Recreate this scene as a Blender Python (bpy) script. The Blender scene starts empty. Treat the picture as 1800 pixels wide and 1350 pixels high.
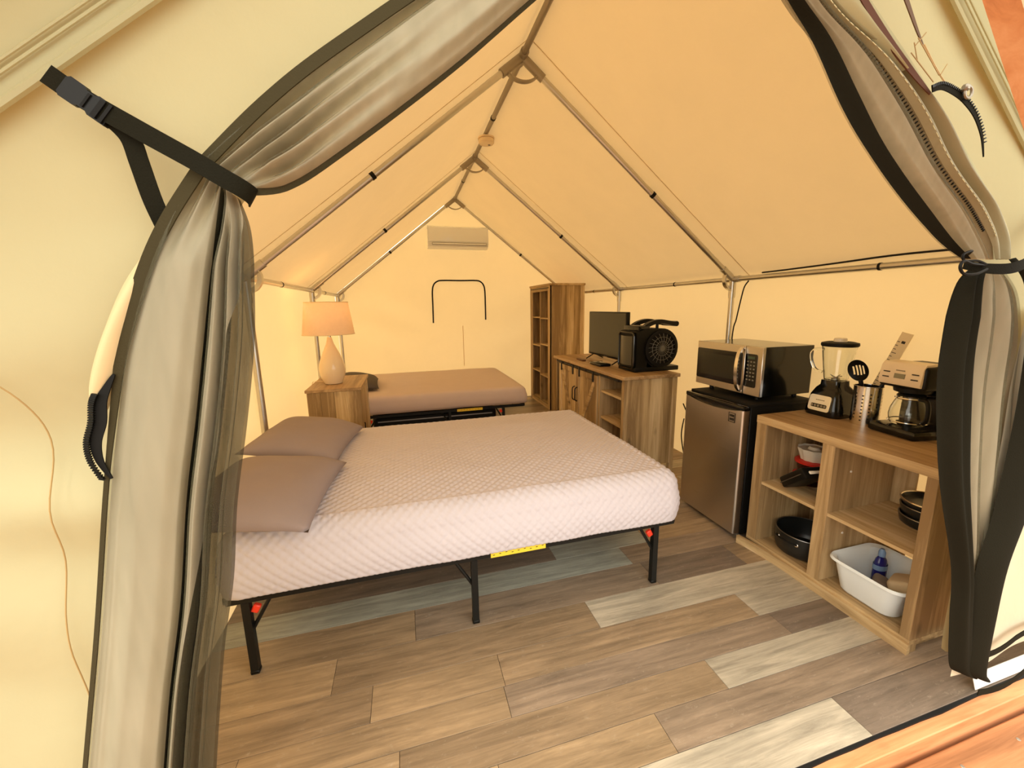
import bpy, bmesh, math, random
from math import sin, cos, pi, radians as R
from mathutils import Vector, Matrix, noise

random.seed(7)
sc = bpy.context.scene
COL = sc.collection

# ------------------------------------------------------------------ camera
cd = bpy.data.cameras.new('camera')
cam = bpy.data.objects.new('camera', cd)
COL.objects.link(cam)
cd.sensor_width = 36.0
cd.lens = 36.0 * 690.45 / 1800.0
cd.shift_x = -3.5 / 1800.0
cd.shift_y = -12.3 / 1800.0
cd.clip_start = 0.02
FW = Vector((0.26164158, 0.94881948, -0.17687646))
RT = Vector((0.96316463, -0.26847042, -0.01541217))
UP = Vector((0.06210947, 0.16632868, 0.98411238))
cam.matrix_world = Matrix(((RT.x, UP.x, -FW.x, 0.0), (RT.y, UP.y, -FW.y, 0.0),
                           (RT.z, UP.z, -FW.z, 1.4243), (0, 0, 0, 1)))
sc.camera = cam

# ------------------------------------------------------------------ world, sun, exposure
w = bpy.data.worlds.new('world')
sc.world = w
w.use_nodes = True
bg = w.node_tree.nodes['Background']
bg.inputs['Color'].default_value = (1.0, 0.945, 0.83, 1)
bg.inputs['Strength'].default_value = 2.25
sl = bpy.data.lights.new('sun', 'SUN')
sun = bpy.data.objects.new('sun', sl)
COL.objects.link(sun)
sl.energy = 2.4
sl.angle = R(12)
sl.color = (1.0, 0.93, 0.82)
sun.rotation_euler = Vector((0.62, 0.05, -0.78)).to_track_quat('-Z', 'Y').to_euler()
sc.view_settings.view_transform = 'Standard'
sc.view_settings.look = 'None'
sc.view_settings.exposure = 0.50
sc.view_settings.gamma = 1.0
sc.view_settings.use_curve_mapping = False
sc.cycles.diffuse_bounces = 7
sc.cycles.transparent_max_bounces = 16

# ------------------------------------------------------------------ materials
def srgb(r, g, b):
    f = lambda c: (c / 255 / 12.92) if c / 255 <= 0.04045 else ((c / 255 + 0.055) / 1.055) ** 2.4
    return (f(r), f(g), f(b), 1.0)

def newmat(name):
    m = bpy.data.materials.new(name)
    m.use_nodes = True
    nt = m.node_tree
    return m, nt, nt.nodes['Principled BSDF'], nt.nodes['Material Output']

def N(nt, typ, **kw):
    n = nt.nodes.new(typ)
    for k, v in kw.items():
        if k in n.inputs:
            n.inputs[k].default_value = v
        else:
            setattr(n, k, v)
    return n

def L(nt, a, b):
    nt.links.new(a, b)

def plain(name, col, rough=0.5, metal=0.0, bump=0.0, bscale=200, var=0.06, spec=0.5, coat=0.0):
    m, nt, p, o = newmat(name)
    tc = N(nt, 'ShaderNodeTexCoord')
    nz = N(nt, 'ShaderNodeTexNoise', Scale=9.0, Detail=4.0)
    L(nt, tc.outputs['Object'], nz.inputs['Vector'])
    mx = N(nt, 'ShaderNodeMix', data_type='RGBA')
    mx.inputs[6].default_value = tuple(c * (1 - var) for c in col[:3]) + (1,)
    mx.inputs[7].default_value = tuple(min(1, c * (1 + var)) for c in col[:3]) + (1,)
    L(nt, nz.outputs['Fac'], mx.inputs[0])
    L(nt, mx.outputs[2], p.inputs['Base Color'])
    p.inputs['Roughness'].default_value = rough
    p.inputs['Metallic'].default_value = metal
    p.inputs['Specular IOR Level'].default_value = spec
    p.inputs['Coat Weight'].default_value = coat
    if bump:
        n2 = N(nt, 'ShaderNodeTexNoise', Scale=bscale, Detail=2.0)
        L(nt, tc.outputs['Object'], n2.inputs['Vector'])
        b = N(nt, 'ShaderNodeBump', Strength=bump, Distance=0.002)
        L(nt, n2.outputs['Fac'], b.inputs['Height'])
        L(nt, b.outputs['Normal'], p.inputs['Normal'])
    return m

def canvas(name, col, trans=0.5, scale=2.5, tint=None):
    """woven tent cloth: half reflects, half lets daylight through"""
    m, nt, p, o = newmat(name)
    nt.nodes.remove(p)
    tc = N(nt, 'ShaderNodeTexCoord')
    nz = N(nt, 'ShaderNodeTexNoise', Scale=scale, Detail=5.0, Roughness=0.6)
    L(nt, tc.outputs['Object'], nz.inputs['Vector'])
    mx = N(nt, 'ShaderNodeMix', data_type='RGBA')
    mx.inputs[6].default_value = tuple(c * 0.90 for c in col[:3]) + (1,)
    mx.inputs[7].default_value = tuple(min(1, c * 1.04) for c in col[:3]) + (1,)
    L(nt, nz.outputs['Fac'], mx.inputs[0])
    d = N(nt, 'ShaderNodeBsdfDiffuse')
    t = N(nt, 'ShaderNodeBsdfTranslucent')
    L(nt, mx.outputs[2], d.inputs['Color'])
    if tint:
        t.inputs['Color'].default_value = tint
    else:
        L(nt, mx.outputs[2], t.inputs['Color'])
    wv = N(nt, 'ShaderNodeTexNoise', Scale=14.0, Detail=6.0)
    L(nt, tc.outputs['Object'], wv.inputs['Vector'])
    b = N(nt, 'ShaderNodeBump', Strength=0.25, Distance=0.01)
    L(nt, wv.outputs['Fac'], b.inputs['Height'])
    L(nt, b.outputs['Normal'], d.inputs['Normal'])
    s = N(nt, 'ShaderNodeMixShader')
    s.inputs[0].default_value = trans
    L(nt, d.outputs[0], s.inputs[1])
    L(nt, t.outputs[0], s.inputs[2])
    L(nt, s.outputs[0], o.inputs['Surface'])
    return m

def meshcloth(name, col, cover):
    """insect screen: dark threads cover part of the area, the rest is open"""
    m, nt, p, o = newmat(name)
    nt.nodes.remove(p)
    tc = N(nt, 'ShaderNodeTexCoord')
    wx = N(nt, 'ShaderNodeTexNoise', Scale=60.0, Detail=1.0)
    mp = N(nt, 'ShaderNodeMapping')
    mp.inputs['Scale'].default_value = (1.0, 1.0, 0.12)
    L(nt, tc.outputs['Object'], mp.inputs['Vector'])
    L(nt, mp.outputs[0], wx.inputs['Vector'])
    mr = N(nt, 'ShaderNodeMapRange')
    mr.inputs[3].default_value = cover - 0.08
    mr.inputs[4].default_value = cover + 0.08
    L(nt, wx.outputs['Fac'], mr.inputs[0])
    d = N(nt, 'ShaderNodeBsdfDiffuse')
    d.inputs['Color'].default_value = col
    g = N(nt, 'ShaderNodeBsdfGlossy', Roughness=0.45)
    g.inputs['Color'].default_value = (0.5, 0.5, 0.45, 1)
    dg = N(nt, 'ShaderNodeMixShader')
    dg.inputs[0].default_value = 0.06
    L(nt, d.outputs[0], dg.inputs[1]); L(nt, g.outputs[0], dg.inputs[2])
    t = N(nt, 'ShaderNodeBsdfTransparent')
    s = N(nt, 'ShaderNodeMixShader')
    L(nt, mr.outputs[0], s.inputs[0])
    L(nt, t.outputs[0], s.inputs[1]); L(nt, dg.outputs[0], s.inputs[2])
    L(nt, s.outputs[0], o.inputs['Surface'])
    return m

def wood(name, dark, mid, light, axis='z', band=0.085, bandaxis=None, rough=0.55):
    """printed oak grain: long streaks along `axis`, board tone steps along `bandaxis`"""
    m, nt, p, o = newmat(name)
    tc = N(nt, 'ShaderNodeTexCoord')
    mp = N(nt, 'ShaderNodeMapping')
    sc3 = {'x': (0.06, 1, 1), 'y': (1, 0.06, 1), 'z': (1, 1, 0.06)}[axis]
    mp.inputs['Scale'].default_value = sc3
    L(nt, tc.outputs['Object'], mp.inputs['Vector'])
    n1 = N(nt, 'ShaderNodeTexNoise', Scale=26.0, Detail=8.0, Roughness=0.65, Distortion=0.6)
    L(nt, mp.outputs[0], n1.inputs['Vector'])
    n2 = N(nt, 'ShaderNodeTexNoise', Scale=5.0, Detail=3.0)
    L(nt, mp.outputs[0], n2.inputs['Vector'])
    rp = N(nt, 'ShaderNodeValToRGB')
    e = rp.color_ramp.elements
    e[0].position = 0.37; e[0].color = dark
    e[1].position = 0.64; e[1].color = light
    k = e.new(0.5); k.color = mid
    add = N(nt, 'ShaderNodeMath', operation='MULTIPLY_ADD')
    add.inputs[1].default_value = 0.55
    L(nt, n1.outputs['Fac'], add.inputs[0])
    m2 = N(nt, 'ShaderNodeMath', operation='MULTIPLY')
    m2.inputs[1].default_value = 0.45
    L(nt, n2.outputs['Fac'], m2.inputs[0])
    L(nt, m2.outputs[0], add.inputs[2])
    fac = add.outputs[0]
    if bandaxis:
        sx = N(nt, 'ShaderNodeSeparateXYZ')
        L(nt, tc.outputs['Object'], sx.inputs[0])
        dv = N(nt, 'ShaderNodeMath', operation='DIVIDE'); dv.inputs[1].default_value = band
        L(nt, sx.outputs['XYZ'.index(bandaxis.upper())], dv.inputs[0])
        fl = N(nt, 'ShaderNodeMath', operation='FLOOR')
        L(nt, dv.outputs[0], fl.inputs[0])
        wn = N(nt, 'ShaderNodeTexWhiteNoise', noise_dimensions='1D')
        L(nt, fl.outputs[0], wn.inputs['W'])
        ms = N(nt, 'ShaderNodeMath', operation='MULTIPLY_ADD')
        ms.inputs[1].default_value = 0.22; ms.inputs[2].default_value = -0.11
        L(nt, wn.outputs['Value'], ms.inputs[0])
        a2 = N(nt, 'ShaderNodeMath', operation='ADD')
        L(nt, fac, a2.inputs[0]); L(nt, ms.outputs[0], a2.inputs[1])
        fac = a2.outputs[0]
    L(nt, fac, rp.inputs[0])
    # knots
    vo = N(nt, 'ShaderNodeTexVoronoi', Scale=7.0)
    mp2 = N(nt, 'ShaderNodeMapping')
    mp2.inputs['Scale'].default_value = {'x': (0.45, 1, 1), 'y': (1, 0.45, 1), 'z': (1, 1, 0.45)}[axis]
    L(nt, tc.outputs['Object'], mp2.inputs['Vector'])
    L(nt, mp2.outputs[0], vo.inputs['Vector'])
    kr = N(nt, 'ShaderNodeMapRange')
    kr.inputs[1].default_value = 0.03; kr.inputs[2].default_value = 0.16
    kr.inputs[3].default_value = 0.5; kr.inputs[4].default_value = 1.0
    L(nt, vo.outputs['Distance'], kr.inputs[0])
    mu = N(nt, 'ShaderNodeMix', data_type='RGBA', blend_type='MULTIPLY')
    mu.inputs[0].default_value = 1.0
    L(nt, rp.outputs[0], mu.inputs[6]); L(nt, kr.outputs[0], mu.inputs[7])
    L(nt, mu.outputs[2], p.inputs['Base Color'])
    p.inputs['Roughness'].default_value = rough
    p.inputs['Specular IOR Level'].default_value = 0.3
    b = N(nt, 'ShaderNodeBump', Strength=0.2, Distance=0.002)
    L(nt, n1.outputs['Fac'], b.inputs['Height'])
    L(nt, b.outputs['Normal'], p.inputs['Normal'])
    return m

def plankmat():
    m, nt, p, o = newmat('vinyl_plank')
    tc = N(nt, 'ShaderNodeTexCoord')
    oi = N(nt, 'ShaderNodeObjectInfo')
    sc_ = N(nt, 'ShaderNodeVectorMath', operation='SCALE'); sc_.inputs[3].default_value = 60.0
    cx = N(nt, 'ShaderNodeCombineXYZ')
    for i in range(3):
        L(nt, oi.outputs['Random'], cx.inputs[i])
    L(nt, cx.outputs[0], sc_.inputs[0])
    va = N(nt, 'ShaderNodeVectorMath', operation='ADD')
    L(nt, tc.outputs['Object'], va.inputs[0]); L(nt, sc_.outputs[0], va.inputs[1])
    mp = N(nt, 'ShaderNodeMapping'); mp.inputs['Scale'].default_value = (0.07, 1.0, 1.0)
    L(nt, va.outputs[0], mp.inputs['Vector'])
    n1 = N(nt, 'ShaderNodeTexNoise', Scale=34.0, Detail=9.0, Roughness=0.72, Distortion=0.5)
    L(nt, mp.outputs[0], n1.inputs['Vector'])
    n2 = N(nt, 'ShaderNodeTexNoise', Scale=5.0, Detail=4.0, Roughness=0.6)
    mp2 = N(nt, 'ShaderNodeMapping'); mp2.inputs['Scale'].default_value = (0.5, 1.0, 1.0)
    L(nt, va.outputs[0], mp2.inputs['Vector']); L(nt, mp2.outputs[0], n2.inputs['Vector'])
    r1 = N(nt, 'ShaderNodeMapRange')
    r1.inputs[1].default_value = 0.33; r1.inputs[2].default_value = 0.67
    r1.inputs[3].default_value = 0.60; r1.inputs[4].default_value = 1.26
    L(nt, n1.outputs['Fac'], r1.inputs[0])
    r2 = N(nt, 'ShaderNodeMapRange')
    r2.inputs[1].default_value = 0.3; r2.inputs[2].default_value = 0.7
    r2.inputs[3].default_value = 0.84; r2.inputs[4].default_value = 1.15
    L(nt, n2.outputs['Fac'], r2.inputs[0])
    mm = N(nt, 'ShaderNodeMath', operation='MULTIPLY')
    L(nt, r1.outputs[0], mm.inputs[0]); L(nt, r2.outputs[0], mm.inputs[1])
    mu = N(nt, 'ShaderNodeMix', data_type='RGBA', blend_type='MULTIPLY')
    mu.inputs[0].default_value = 1.0
    L(nt, oi.outputs['Color'], mu.inputs[6]); L(nt, mm.outputs[0], mu.inputs[7])
    # pale worn flecks
    n3 = N(nt, 'ShaderNodeTexNoise', Scale=55.0, Detail=6.0, Roughness=0.8)
    L(nt, mp2.outputs[0], n3.inputs['Vector'])
    r3 = N(nt, 'ShaderNodeMapRange')
    r3.inputs[1].default_value = 0.58; r3.inputs[2].default_value = 0.72
    r3.inputs[3].default_value = 0.0; r3.inputs[4].default_value = 0.4
    L(nt, n3.outputs['Fac'], r3.inputs[0])
    mf = N(nt, 'ShaderNodeMix', data_type='RGBA')
    L(nt, r3.outputs[0], mf.inputs[0])
    L(nt, mu.outputs[2], mf.inputs[6]); mf.inputs[7].default_value = srgb(196, 182, 162)
    L(nt, mf.outputs[2], p.inputs['Base Color'])
    p.inputs['Roughness'].default_value = 0.42
    b = N(nt, 'ShaderNodeBump', Strength=0.15, Distance=0.002)
    L(nt, n1.outputs['Fac'], b.inputs['Height']); L(nt, b.outputs['Normal'], p.inputs['Normal'])
    return m

def glass(name, col=(0.95, 0.97, 0.95, 1), rough=0.02):
    m, nt, p, o = newmat(name)
    p.inputs['Base Color'].default_value = col
    p.inputs['Transmission Weight'].default_value = 1.0
    p.inputs['Roughness'].default_value = rough
    p.inputs['IOR'].default_value = 1.45
    return m

def steel(name, col, rough, axis='y'):
    m, nt, p, o = newmat(name)
    tc = N(nt, 'ShaderNodeTexCoord')
    mp = N(nt, 'ShaderNodeMapping')
    mp.inputs['Scale'].default_value = {'y': (1, 0.01, 1), 'z': (1, 1, 0.01), 'x': (0.01, 1, 1)}[axis]
    L(nt, tc.outputs['Object'], mp.inputs['Vector'])
    nz = N(nt, 'ShaderNodeTexNoise', Scale=500.0, Detail=2.0)
    L(nt, mp.outputs[0], nz.inputs['Vector'])
    mr = N(nt, 'ShaderNodeMapRange')
    mr.inputs[3].default_value = rough - 0.06; mr.inputs[4].default_value = rough + 0.08
    L(nt, nz.outputs['Fac'], mr.inputs[0])
    L(nt, mr.outputs[0], p.inputs['Roughness'])
    p.inputs['Base Color'].default_value = col
    p.inputs['Metallic'].default_value = 1.0
    return m

def emit(name, col, st):
    m, nt, p, o = newmat(name)
    p.inputs['Emission Color'].default_value = col
    p.inputs['Emission Strength'].default_value = st
    p.inputs['Base Color'].default_value = col
    return m

CREAM = (0.54, 0.53, 0.335, 1)
TINT = (0.80, 0.60, 0.30, 1)
M = {}
M['canvas'] = canvas('tent_canvas', CREAM, 0.30, tint=TINT)
M['wallcloth'] = canvas('side_wall_canvas', (0.80, 0.71, 0.47, 1), 0.36, tint=(0.86, 0.58, 0.26, 1))
M['roof'] = canvas('roof_canvas', (0.82, 0.71, 0.49, 1), 0.14, tint=(0.82, 0.55, 0.25, 1))
M['canvas_in'] = canvas('door_canvas', (0.82, 0.74, 0.55, 1), 0.25)
M['seam'] = canvas('seam_canvas', (0.80, 0.62, 0.36, 1), 0.2)
M['mesh'] = meshcloth('insect_mesh', srgb(98, 94, 74), 0.42)
M['meshdark'] = meshcloth('doubled_mesh', srgb(58, 54, 40), 0.80)
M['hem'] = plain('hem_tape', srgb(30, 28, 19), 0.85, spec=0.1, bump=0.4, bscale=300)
M['hem2'] = plain('curtain_hem', srgb(62, 55, 36), 0.85, spec=0.1, bump=0.4, bscale=300)
M['web'] = plain('webbing', srgb(27, 25, 15), 0.8, spec=0.1, bump=0.5, bscale=400)
M['blackplastic'] = plain('black_plastic', srgb(13, 12, 9), 0.4, spec=0.25)
M['blackmatte'] = plain('black_matte', srgb(16, 15, 13), 0.6, spec=0.2)
M['blackgloss'] = plain('black_gloss', srgb(10, 11, 10), 0.12)
M['blackmetal'] = plain('black_powder_coat', srgb(17, 17, 15), 0.45, spec=0.3)
M['galv'] = plain('galvanised_pipe', (0.60, 0.58, 0.54, 1), 0.30, metal=1.0, var=0.1)
M['bracket'] = plain('dull_bracket_steel', (0.36, 0.32, 0.26, 1), 0.5, metal=0.8)
M['plank'] = plankmat()
M['subfloor'] = plain('subfloor', srgb(52, 42, 34), 0.9)
OD, OM, OLt = srgb(140, 114, 78), srgb(186, 158, 114), srgb(214, 190, 148)
M['oak_z'] = wood('oak_upright', OD, OM, OLt, 'z', 0.09, 'y')
M['oak_zx'] = wood('oak_side', OD, OM, OLt, 'z', 0.10, 'x')
M['oak_y'] = wood('oak_lengthwise', OD, OM, OLt, 'y')
M['oak_top'] = wood('oak_top', srgb(128, 100, 68), srgb(168, 138, 100), srgb(194, 164, 122), 'y', rough=0.4)
M['oak_in'] = wood('oak_inside', srgb(134, 108, 72), srgb(176, 148, 106), srgb(206, 180, 138), 'z')
M['deck'] = wood('cedar_deck', srgb(134, 88, 54), srgb(174, 120, 78), srgb(196, 144, 100), 'x')
M['cedar'] = wood('cedar_beam', srgb(186, 118, 74), srgb(220, 152, 104), srgb(234, 174, 128), 'x')
M['cedar_y'] = wood('cedar_roof', srgb(170, 100, 50), srgb(206, 132, 74), srgb(226, 158, 100), 'y')
M['cover'] = plain('quilted_cover', srgb(202, 196, 202), 0.85, var=0.03)
M['sheet'] = plain('taupe_sheet', srgb(204, 188, 184), 0.85, bump=0.25, bscale=90, var=0.04)
M['pillow'] = plain('taupe_pillowcase', srgb(150, 136, 134), 0.9, bump=0.2, bscale=300)
M['darkpillow'] = plain('charcoal_pillowcase', srgb(86, 78, 72), 0.9, bump=0.2, bscale=300)
M['ceramic'] = plain('cream_ceramic', srgb(236, 216, 182), 0.15, var=0.02)
M['shade'] = canvas('lamp_shade_linen', (0.88, 0.70, 0.54, 1), 0.3, 30)
M['bulb'] = emit('bulb_glow', (1, 0.62, 0.28, 1), 1.5)
M['white'] = plain('white_plastic', srgb(226, 220, 208), 0.22, var=0.02)
M['acwhite'] = plain('air_conditioner_plastic', srgb(238, 244, 252), 0.06, var=0.02, spec=0.9)
M['grey'] = plain('grey_plastic', srgb(120, 112, 100), 0.4)
M['steel'] = steel('stainless_steel', (0.60, 0.56, 0.51, 1), 0.30)
M['chrome'] = steel('polished_steel', (0.78, 0.74, 0.68, 1), 0.16, 'z')
M['steeldark'] = steel('dark_steel', (0.30, 0.29, 0.27, 1), 0.35)
M['screen'] = plain('dark_screen', srgb(34, 36, 27), 0.18, var=0.01)
M['yellow'] = plain('yellow_sticker', srgb(240, 208, 60), 0.5)
M['red'] = plain('red_plastic', srgb(205, 38, 24), 0.35)
M['redlatch'] = plain('red_latch', srgb(235, 60, 35), 0.4)
M['glass'] = glass('clear_glass')
M['clearplastic'] = plain('cloudy_plastic', srgb(225, 216, 198), 0.3)
M['tint'] = glass('tinted_plastic', (0.75, 0.35, 0.28, 1), 0.2)
M['potblack'] = plain('nonstick_black', srgb(28, 29, 28), 0.3)
M['basin'] = plain('pale_basin_plastic', srgb(230, 238, 240), 0.35, var=0.02)
M['blue'] = plain('blue_bottle_plastic', srgb(28, 30, 110), 0.15)
M['labelblue'] = plain('pale_blue_label', srgb(120, 150, 190), 0.4)
M['sponge'] = plain('sponge_tan', srgb(205, 185, 150), 0.95, bump=0.6, bscale=120)
M['sponge2'] = plain('sponge_grey', srgb(130, 118, 108), 0.95, bump=0.6, bscale=120)
M['strip'] = plain('beige_strip', srgb(232, 214, 176), 0.5)
M['ink'] = plain('dark_print', srgb(30, 26, 20), 0.6)
M['stripwhite'] = plain('strip_white', srgb(232, 236, 234), 0.5)
M['ground'] = plain('outdoor_ground', srgb(112, 102, 84), 0.95)
M['stitch'] = plain('pale_stitching', srgb(205, 195, 150), 0.8)
M['cord'] = plain('tan_cord', srgb(170, 140, 90), 0.8)

# ------------------------------------------------------------------ mesh helpers
def B():
    return bmesh.new()

def box(bm, x0, x1, y0, y1, z0, z1, bev=0.0, seg=1, mat=None):
    vs = [bm.verts.new((x, y, z)) for z in (z0, z1) for y in (y0, y1) for x in (x0, x1)]
    F = [(0, 2, 3, 1), (4, 5, 7, 6), (0, 1, 5, 4), (2, 6, 7, 3), (0, 4, 6, 2), (1, 3, 7, 5)]
    fs = [bm.faces.new([vs[i] for i in f]) for f in F]
    if bev:
        es = list({e for f in fs for e in f.edges})
        r = bmesh.ops.bevel(bm, geom=es, offset=bev, segments=seg, affect='EDGES', profile=0.5)
        vs = list({v for f in r['faces'] for v in f.verts} | {v for v in vs if v.is_valid})
    if mat is not None:
        for v in vs:
            v.co = mat @ v.co
    return vs

def frames(pts, closed=False):
    pts = [Vector(p) for p in pts]
    n = len(pts); T = []
    for i in range(n):
        a = pts[i - 1] if (i > 0 or closed) else pts[i]
        b = pts[(i + 1) % n] if (i < n - 1 or closed) else pts[i]
        d = (b - a)
        T.append(d.normalized() if d.length > 1e-9 else Vector((0, 0, 1)))
    u = T[0].orthogonal().normalized()
    out = []
    for i in range(n):
        u = (u - T[i] * u.dot(T[i]))
        u = u.normalized() if u.length > 1e-6 else T[i].orthogonal().normalized()
        out.append((pts[i], u, T[i].cross(u)))
    return out

def tube(bm, pts, r, n=8, closed=False, cap=True):
    fr = frames(pts, closed)
    rs = r if isinstance(r, (list, tuple)) else [r] * len(fr)
    rings = [[bm.verts.new(p + (u * cos(2 * pi * k / n) + v * sin(2 * pi * k / n)) * rr) for k in range(n)]
             for (p, u, v), rr in zip(fr, rs)]
    m = len(rings)
    for i in range(m if closed else m - 1):
        a, b = rings[i], rings[(i + 1) % m]
        for k in range(n):
            bm.faces.new((a[k], a[(k + 1) % n], b[(k + 1) % n], b[k]))
    if cap and not closed:
        bm.faces.new(rings[0][::-1]); bm.faces.new(rings[-1])

def lathe(bm, prof, c=(0, 0, 0), n=24, capb=True, capt=True, sx=1.0, sy=1.0, M4=None):
    rings = []
    for r, z in prof:
        ring = []
        for k in range(n):
            a = 2 * pi * k / n
            co = Vector((c[0] + r * cos(a) * sx, c[1] + r * sin(a) * sy, c[2] + z))
            ring.append(bm.verts.new(M4 @ co if M4 else co))
        rings.append(ring)
    for a, b in zip(rings, rings[1:]):
        for k in range(n):
            bm.faces.new((a[k], a[(k + 1) % n], b[(k + 1) % n], b[k]))
    if capb: bm.faces.new(rings[0][::-1])
    if capt: bm.faces.new(rings[-1])

def loft(bm, rings, closed=True, caps=True):
    R_ = [[bm.verts.new(p) for p in ring] for ring in rings]
    n = len(R_[0])
    for a, b in zip(R_, R_[1:]):
        for k in range(n if closed else n - 1):
            bm.faces.new((a[k], a[(k + 1) % n], b[(k + 1) % n], b[k]))
    if caps and closed:
        bm.faces.new(R_[0][::-1]); bm.faces.new(R_[-1])
    return R_

def prism(bm, poly, f0, f1):
    """poly: 2D points; f0/f1 map a 2D point to the two end faces"""
    a = [bm.verts.new(f0(*p)) for p in poly]
    b = [bm.verts.new(f1(*p)) for p in poly]
    n = len(poly)
    bm.faces.new(a[::-1]); bm.faces.new(b)
    for k in range(n):
        bm.faces.new((a[k], a[(k + 1) % n], b[(k + 1) % n], b[k]))

def rrect(x0, x1, y0, y1, r, n=5):
    out = []
    for cx, cy, a0 in ((x1 - r, y1 - r, 0), (x0 + r, y1 - r, 90), (x0 + r, y0 + r, 180), (x1 - r, y0 + r, 270)):
        for k in range(n + 1):
            a = R(a0 + 90 * k / n)
            out.append((cx + r * cos(a), cy + r * sin(a)))
    return out

def grid(bm, fn, nu, nv):
    V = [[bm.verts.new(fn(i / nu, j / nv)) for i in range(nu + 1)] for j in range(nv + 1)]
    for j in range(nv):
        for i in range(nu):
            bm.faces.new((V[j][i], V[j][i + 1], V[j + 1][i + 1], V[j + 1][i]))
    return V

def ribbon(bm, pts, width_dir, w_, th=0.0015):
    """flat strap along pts; width_dir(i, p) or fixed vector gives the width direction"""
    P = [Vector(p) for p in pts]
    rings = []
    for i, p in enumerate(P):
        a = P[max(0, i - 1)]; b = P[min(len(P) - 1, i + 1)]
        t = (b - a).normalized()
        wd = Vector(width_dir(i, p) if callable(width_dir) else width_dir)
        wd = (wd - t * wd.dot(t)).normalized()
        nn = t.cross(wd)
        ww = w_[i] if isinstance(w_, (list, tuple)) else w_
        rings.append([p + wd * ww / 2 + nn * th, p - wd * ww / 2 + nn * th,
                      p - wd * ww / 2 - nn * th, p + wd * ww / 2 - nn * th])
    loft(bm, rings)

def cr(pts, t):
    """Catmull-Rom through pts, t in 0..1"""
    n = len(pts) - 1
    f = max(0.0, min(1.0, t)) * n
    i = min(int(f), n - 1); f -= i
    g = lambda k: Vector(pts[max(0, min(n, k))])
    p0, p1, p2, p3 = g(i - 1), g(i), g(i + 1), g(i + 2)
    return 0.5 * ((2 * p1) + (p2 - p0) * f + (2 * p0 - 5 * p1 + 4 * p2 - p3) * f * f + (3 * p1 - p0 - 3 * p2 + p3) * f ** 3)

def crv(pts, n):
    return [cr(pts, k / n) for k in range(n + 1)]

def lerp1(tab, x):
    for (a, va), (b, vb) in zip(tab, tab[1:]):
        if x <= b:
            f = 0 if b == a else max(0, (x - a) / (b - a))
            f = f * f * (3 - 2 * f)
            return va + (vb - va) * f
    return tab[-1][1]

# ------------------------------------------------------------------ object helpers
def wmat(o):
    m = o.matrix_basis.copy()
    return (wmat(o.parent) @ m) if o.parent else m

def obj(name, bm, mat, parent=None, smooth=40, local=False):
    bmesh.ops.recalc_face_normals(bm, faces=bm.faces) if smooth is not None else None
    me = bpy.data.meshes.new(name)
    bm.to_mesh(me); bm.free()
    o = bpy.data.objects.new(name, me)
    COL.objects.link(o)
    for m in (mat if isinstance(mat, (list, tuple)) else [mat]):
        me.materials.append(m)
    if smooth:
        me.shade_smooth()
        if smooth < 180:
            me.set_sharp_from_angle(angle=R(smooth))
    if parent:
        o.parent = parent
        if not local:
            me.transform(wmat(parent).inverted())
    return o

def thing(name, label, cat, loc=(0, 0, 0), rz=0.0, group=None):
    o = bpy.data.objects.new(name, None)
    COL.objects.link(o)
    o.empty_display_size = 0.05
    o.location = loc; o.rotation_euler = (0, 0, rz)
    o['label'] = label; o['category'] = cat
    if group: o['group'] = group
    return o

def tag(o, label, cat, group=None):
    o['label'] = label; o['category'] = cat
    if group: o['group'] = group
    return o

def struct(o, label=None, cat=None):
    o['kind'] = 'structure'
    if label: o['label'] = label
    if cat: o['category'] = cat
    return o

def sroot(name, label, cat):
    o = bpy.data.objects.new(name, None)
    COL.objects.link(o)
    return struct(o, label, cat)

def nz(x, y, z=0.0, s=1.0):
    return noise.noise(Vector((x * s, y * s, z)))

# ================================================================== SETTING
WL, WR, RX = -0.875, 2.53, 0.791         # canvas walls, ridge x
ZE, ZR = 1.612, 2.949                    # eave / ridge height of the cloth
YF, YB = 0.765, 5.90                     # front and back wall planes
YA = [0.90, 2.568, 4.255, 5.84]          # tent frames

def roofz(x):
    return ZR - (x - RX) * (ZR - ZE) / (WR - RX) if x > RX else ZR - (RX - x) * (ZR - ZE) / (RX - WL)

# --- floor: vinyl planks running across the tent
bm = B(); box(bm, WL - 0.02, WR + 0.02, 0.722, YB + 0.02, -0.05, -0.0035)
floor = obj('floor', bm, M['subfloor'])
struct(floor, 'rustic mixed brown and grey vinyl plank floor of the tent', 'floor')
TAN, BRN, GRB, DRK, LIT, BLU = (srgb(168, 144, 112), srgb(154, 132, 104), srgb(146, 128, 108), srgb(122, 108, 94),
                                srgb(182, 172, 152), srgb(160, 161, 148))
rows = [0.722, 0.857, 0.988, 1.115, 1.235, 1.38, 1.545, 1.73, 1.885, 2.02]
while rows[-1] < YB - 0.02:
    rows.append(min(YB, rows[-1] + 0.152))
spec = {0: [(-0.5, GRB), (0.30, TAN), (1.42, LIT), (9, DRK)],
        1: [(-0.42, BRN), (0.2, TAN), (0.767, TAN), (9, GRB)],
        2: [(-0.10, TAN), (1.09, BRN), (9, LIT)],
        3: [(-0.60, BRN), (0.28, TAN), (1.55, GRB), (9, DRK)],
        4: [(-0.2, BRN), (0.288, TAN), (1.50, BRN), (9, LIT)],
        5: [(-0.35, TAN), (0.766, BRN), (1.95, LIT), (9, GRB)],
        6: [(-0.035, BRN), (1.19, GRB), (1.75, DRK), (9, BRN)],
        7: [(1.15, BLU), (9, GRB)],
        8: [(0.755, DRK), (1.36, BLU), (9, TAN)]}
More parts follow.
